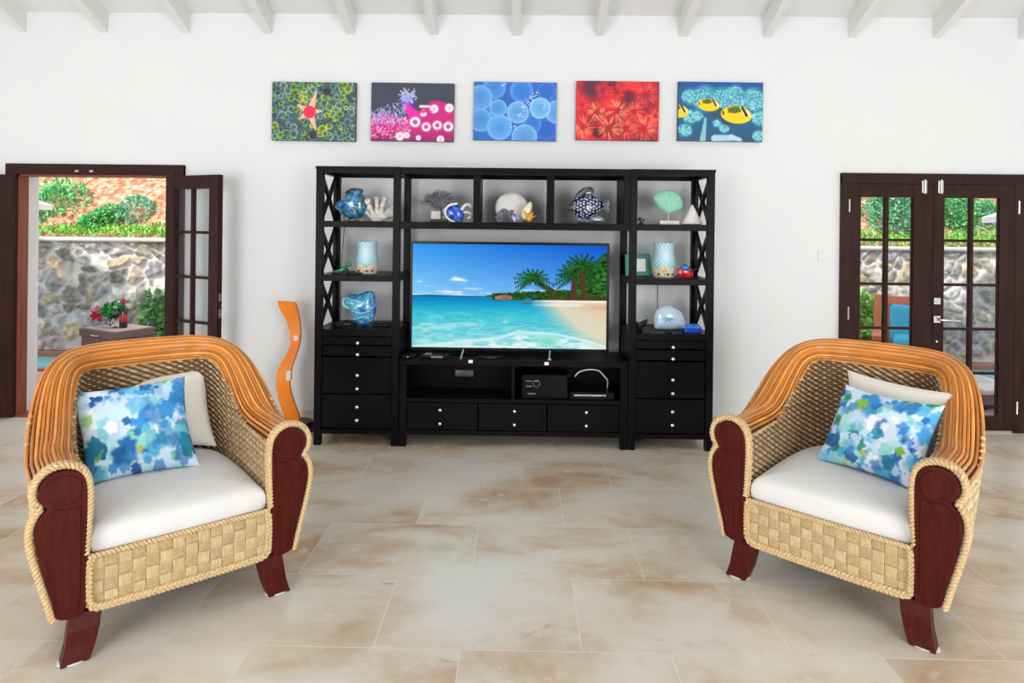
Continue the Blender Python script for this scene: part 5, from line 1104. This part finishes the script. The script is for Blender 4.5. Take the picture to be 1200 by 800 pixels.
        for nm_, pl in (('scroll_relief', top), ('long_relief', bot)):
            MB().prism(spline([(x*sx, z) for x, z in pl], 4).tolist(), -.0405, -.03).build(nm_, M['mahog'], o, bevel=.004)
        # leg
        lg = MB(); rows = [(.281, .380, .165, .012), (.281, .381, .150, .006), (.286, .386, .11, -.004), (.298, .393, .055, -.010), (.318, .408, .0, -.02)]; vs = []
        for xa, xb, z, dy in rows: vs += [(sx*xa, -.028+dy, z), (sx*xb, -.028+dy, z), (sx*xb, .035+dy, z), (sx*xa, .035+dy, z)]
        fs = [(i*4+j, i*4+(j+1) % 4, i*4+4+(j+1) % 4, i*4+4+j) for i in range(4) for j in range(4)]+[(0, 1, 2, 3), (19, 18, 17, 16)]
        l_ = lg.add(vs, fs).build('leg', M['mahog'], t, bevel=.004)
        MB().lathe([(.046, 0), (.05, .002), (.05, .005), (.04, .006)], (sx*.363, -.012, 0), 20, sx=1.05, sy=.8).build('foot_glide', M['whitepl'], l_)
        rows = [(.27, .33, .20, 0), (.28, .335, .1, .01), (.30, .345, .0, .03)]; vs = []
        for xa, xb, z, dy in rows: vs += [(sx*xa, .66+dy, z), (sx*xb, .66+dy, z), (sx*xb, .72+dy, z), (sx*xa, .72+dy, z)]
        fs = [(i*4+j, i*4+(j+1) % 4, i*4+4+(j+1) % 4, i*4+4+j) for i in range(2) for j in range(4)]+[(0, 1, 2, 3), (11, 10, 9, 8)]
        MB().add(vs, fs).build('leg', M['mahog'], t, bevel=.004)
    # rope round each post
        rp = MB(); out = [(.331, .37), (.322, .50), (.320, .60), (.328, .655), (.352, .690), (.385, .706), (.412, .709), (.448, .700), (.478, .672), (.490, .632), (.485, .598), (.468, .572), (.480, .552), (.494, .52), (.499, .48), (.494, .43), (.478, .36), (.455, .27), (.428, .165)]
        pp = spline([(x*sx, z) for x, z in out], 6, False)
        rope(rp, [(x, -.024, z) for x, z in pp], .0115, .030, 2); rope(rp, [(x*1.0, -.002, z) for x, z in pp], .0115, .030, 2)
        rp.build('rope_edging', M['rope'], t, smooth=True, fix=False)
    # front apron of seagrass squares
    nx, nz = 380, 120; U, V = np.meshgrid(np.linspace(-.318, .318, nx), np.linspace(.178, .352, nz), indexing='ij'); cs = .0455
    X2 = U+.001*np.sin(V*60); ci = np.floor(X2/cs).astype(int); cj = np.floor((V-.17)/cs).astype(int); fx = X2/cs-ci; fz = (V-.17)/cs-cj; ch = (ci+cj) % 2
    # broad straps two squares long, cords run up and down in one set, fine twist across in the other
    edge = np.where(ch == 0, np.minimum(fx, 1-fx), np.minimum(fz, 1-fz)); prof = np.clip(edge/.16, 0, 1)**.5; over = .5+.5*np.sin(PI*np.where(ch == 0, fz, fx))
    cords = np.where(ch == 0, np.abs(np.sin(PI*fx*7)), .5+.5*np.sin(PI*fz*11+np.sin(PI*fx*22)*1.2))
    Y = -.012-.006*prof*over-.0022*cords-.002*np.sin(PI*(U+.318)/.636)
    dark = np.clip(1-prof*1.1, 0, 1)[..., None]*.0
    c0 = np.where((ch == 0)[..., None], (224, 198, 152), (214, 186, 138)); tone = (.96+.07*vnoise(ci*3.3+50, cj*5.7+50, 1, 71, 1))[..., None]*(.88+.14*vnoise(U*200+100, V*60, 1, 72, 2)[..., None])
    gap = (1-prof*.30*0)[..., None]; colr = c0*tone*(.70+.30*np.clip(edge/.06, 0, 1))[..., None]*(.86+.14*cords)[..., None]
    ap = MB().grid(np.stack([U, Y, V], -1)); n0 = len(ap.v); ap.box(-.325, .325, -.008, .012, .172, .358)
    ap.build('woven_apron', M['strap'], t, smooth=True, fix=False, ang=60, col=np.vstack([lin(np.clip(colr, 0, 255)).reshape(-1, 3), np.tile(lin((180, 150, 104)), (len(ap.v)-n0, 1))]))
    rb = MB(); cz0 = .175; r0 = .03
    pth = [(-.318, .350), (-.322, .30), (-.322, .22), (-.316, .188), (-.298, .172), (-.25, .168), (-.1, .166), (.1, .166), (.25, .168), (.298, .172), (.316, .188), (.322, .22), (.322, .30), (.318, .350)]
    pth = spline(pth, 5, False); braid(rb, [(x, -.024, z) for x, z in pth], (0, -1, 0), .019, .050, .0072)
    rope(rb, [(x, -.020, .357) for x in np.linspace(-.325, .325, 12)], .010, .030, 2)
    rb.build('apron_braid', M['rope'], t, smooth=True, fix=False)
    # seat deck and cushion
    C = smoothc(ucurve(.31, .315, .80, 4.6, 0, 0, 0, .5, 1, 60), 5); ring = np.vstack([C, [(x, 0, 0) for x in np.linspace(.27, -.27, 14)]]); n = len(ring)
    sd = MB().add([(x, y+.02, .19) for x, y, _ in ring]+[(x, y+.02, .335) for x, y, _ in ring], [tuple(range(n-1, -1, -1)), tuple(range(n, 2*n))]+[(i, (i+1) % n, n+(i+1) % n, n+i) for i in range(n)])
    sd.build('seat_deck', M['weaveback'], t)
    C = smoothc(ucurve(.312, .312, .80, 4.2, 0, 0, 0, .5, 1, 90), 7); fr_ = [(x, -.004*0-.012*math.cos(x/.312*PI/2)**.5 if abs(x) < .31 else 0, 0) for x in np.linspace(.295, -.295, 40)]; ring = np.vstack([C, fr_]); n = len(ring); cen = np.array((0, .38, 0)); prof = [(.93, .348), (.975, .352), (1.0, .37), (1.005, .395), (1.0, .42), (.985, .437), (.955, .449), (.9, .458), (.78, .467), (.6, .473), (.4, .476), (.2, .477)]
    vs = []
    for s_, z in prof:
        for p in ring: q = cen+(p-cen)*np.array((s_, s_, 1)); wob = .006*(vnoise([q[0]*1+5], [q[1]*1+5], 5, 80)[0]-.5); vs.append((q[0], q[1], z+wob*(z > .43)))
    vs.append((0, .38, .477)); fs = [(i*n+j, i*n+(j+1) % n, (i+1)*n+(j+1) % n, (i+1)*n+j) for i in range(len(prof)-1) for j in range(n)]+[((len(prof)-1)*n+j, (len(prof)-1)*n+(j+1) % n, len(vs)-1) for j in range(n)]+[tuple(range(n-1, -1, -1))]
    MB().add(vs, fs).build('seat_cushion', M['cush'], t, smooth=True, ang=70)
    return t
ch = armchair(); ch['label'] = 'left armchair, woven seagrass with honey cane rim and mahogany arm panels, facing right'; ch['group'] = 'pair of cane armchairs'
ch2 = copy_tree(ch, None, 'right armchair, woven seagrass with honey cane rim and mahogany arm panels, facing left')
ch.location = (-1.320, 2.549, .002); ch.rotation_euler = (0, 0, math.radians(39.67)); ch2.location = (1.284, 2.739, .002); ch2.rotation_euler = (0, 0, math.radians(-41.69))

# pillows: four corners give place and lean
def pillow(name, cs_, th, m_, label, seed=None, pinch=.10, front=(0, -1, 0)):
    """cs_: world corners bl, br, tr, tl"""
    bl, br, tr, tl = [np.array(c_) for c_ in cs_]; n = 110 if seed is not None else 44
    U, V = np.meshgrid(np.linspace(0, 1, n), np.linspace(0, 1, n), indexing='ij'); Us, Vs = U*2-1, V*2-1
    # edges draw in between the corners
    uu = .5+.5*Us*(1-pinch*(1-Vs**2)**1.0*np.abs(Us)**3); vv = .5+.5*Vs*(1-pinch*(1-Us**2)*np.abs(Vs)**3)
    P_ = (bl*((1-uu)*(1-vv))[..., None]+br*(uu*(1-vv))[..., None]+tr*(uu*vv)[..., None]+tl*((1-uu)*vv)[..., None]); nr = np.cross((br+tr-bl-tl), (tl+tr-bl-br)); nr /= np.linalg.norm(nr)
    if nr[1] > 0: nr = -nr
    h = (np.clip((1-Us**2)*(1-Vs**2), 0, 1))**.42*th/2; h = h*(1+.12*(vnoise(U*3, V*3, 1.5, 90)-.5)); cen = P_.reshape(-1, 3).mean(0)
    zmin = min(bl[2], br[2])
    A_ = P_+nr*h[..., None]-cen; B_ = P_-nr*h[..., None]-cen
    mb = MB().grid(A_).grid(B_); col = None
    if seed is not None:
        cv = Canvas(n, n, 1.25, (206, 226, 242)); rs = np.random.RandomState(seed); cv.u = (U*1.25); cv.v = V; cv.c = np.ones((n, n, 3))*np.array((200, 224, 242.))
        pal = dict(w=[(214, 224, 242), (196, 216, 240), (224, 232, 238)], b=[(52, 140, 206), (88, 178, 226), (40, 112, 190)], d=[(22, 84, 156), (30, 100, 170), (24, 120, 160)], g=[(52, 158, 110), (120, 176, 70), (40, 130, 100)], t=[(150, 214, 214), (176, 222, 216), (110, 190, 206)])
        for i in range(190):
            x, y = rs.uniform(0, 1.25), rs.uniform(0, 1); cy = abs(y-.58); low = max(0, .5-y)
            wts = np.array([max(.1, 1.6-cy*5), .8, .25+low*2.2, .28, .5+low]); k = 'wbdgt'[rs.choice(5, p=wts/wts.sum())]; cl = np.array(pal[k][rs.randint(3)], float)*rs.uniform(.95, 1.05); r = rs.uniform(.035, .10); a_ = np.arctan2(cv.v-y, cv.u-x); d_ = np.hypot(cv.u-x, cv.v-y); m5 = rs.randint(4, 7); ph = rs.uniform(0, 6)
            rr2 = r*(1+.13*np.cos(a_*m5+ph)+.08*np.cos(a_*(m5+3)+ph*2)+.3*(vnoise(cv.u*1+i, cv.v, 9, 7, 2)-.5)); cv.mix(np.clip((rr2-d_)/rs.choice([.008, .014, .04])+.5, 0, 1)*rs.uniform(.55, 1), cl)
        cv.disc(.62, .22, .03, (214, 176, 60), .03)
        c1 = lin(np.clip(cv.c, 0, 255)).reshape(-1, 3); col = np.vstack([c1, c1])
    o = mb.build(name, m_, smooth=True, col=col, fix=False); o.location = cen; tag(o, label, 'pillow', 'pillows on the armchairs'); return o
def A3(px, py, Y=None, z=None):
    if z is not None: d = RM @ Vector(((px-600)/FPX, (HOR-py)/FPX, -1)); k = (z-CAMH)/d.z; return (d.x*k, d.y*k, z)
    return tuple(at(px, py, Y))
pillow('throw_pillow', (A3(150, 530, z=.475), A3(254, 523, z=.475), A3(243, 430, Y=3.36), A3(114, 446, Y=3.16)), .15, M['pillowwhite'], 'plain cream pillow behind the blue print pillow on the left armchair')
pillow('throw_pillow', (A3(99, 570, z=.470), A3(235, 546, z=.475), A3(217, 440, Y=3.12), A3(79, 461, Y=2.90)), .15, M['print'], 'blue and green watercolour print pillow on the left armchair', 3)
pillow('throw_pillow', (A3(985, 522, z=.475), A3(1098, 545, z=.475), A3(1127, 462, Y=2.93), A3(993, 433, Y=3.40)), .15, M['pillowwhite'], 'plain white pillow behind the blue print pillow on the right armchair')
pillow('throw_pillow', (A3(956, 538, z=.475), A3(1078, 578, z=.470), A3(1108, 475, Y=2.83), A3(990, 450, Y=3.20)), .15, M['print'], 'blue and green watercolour print pillow on the right armchair', 8)
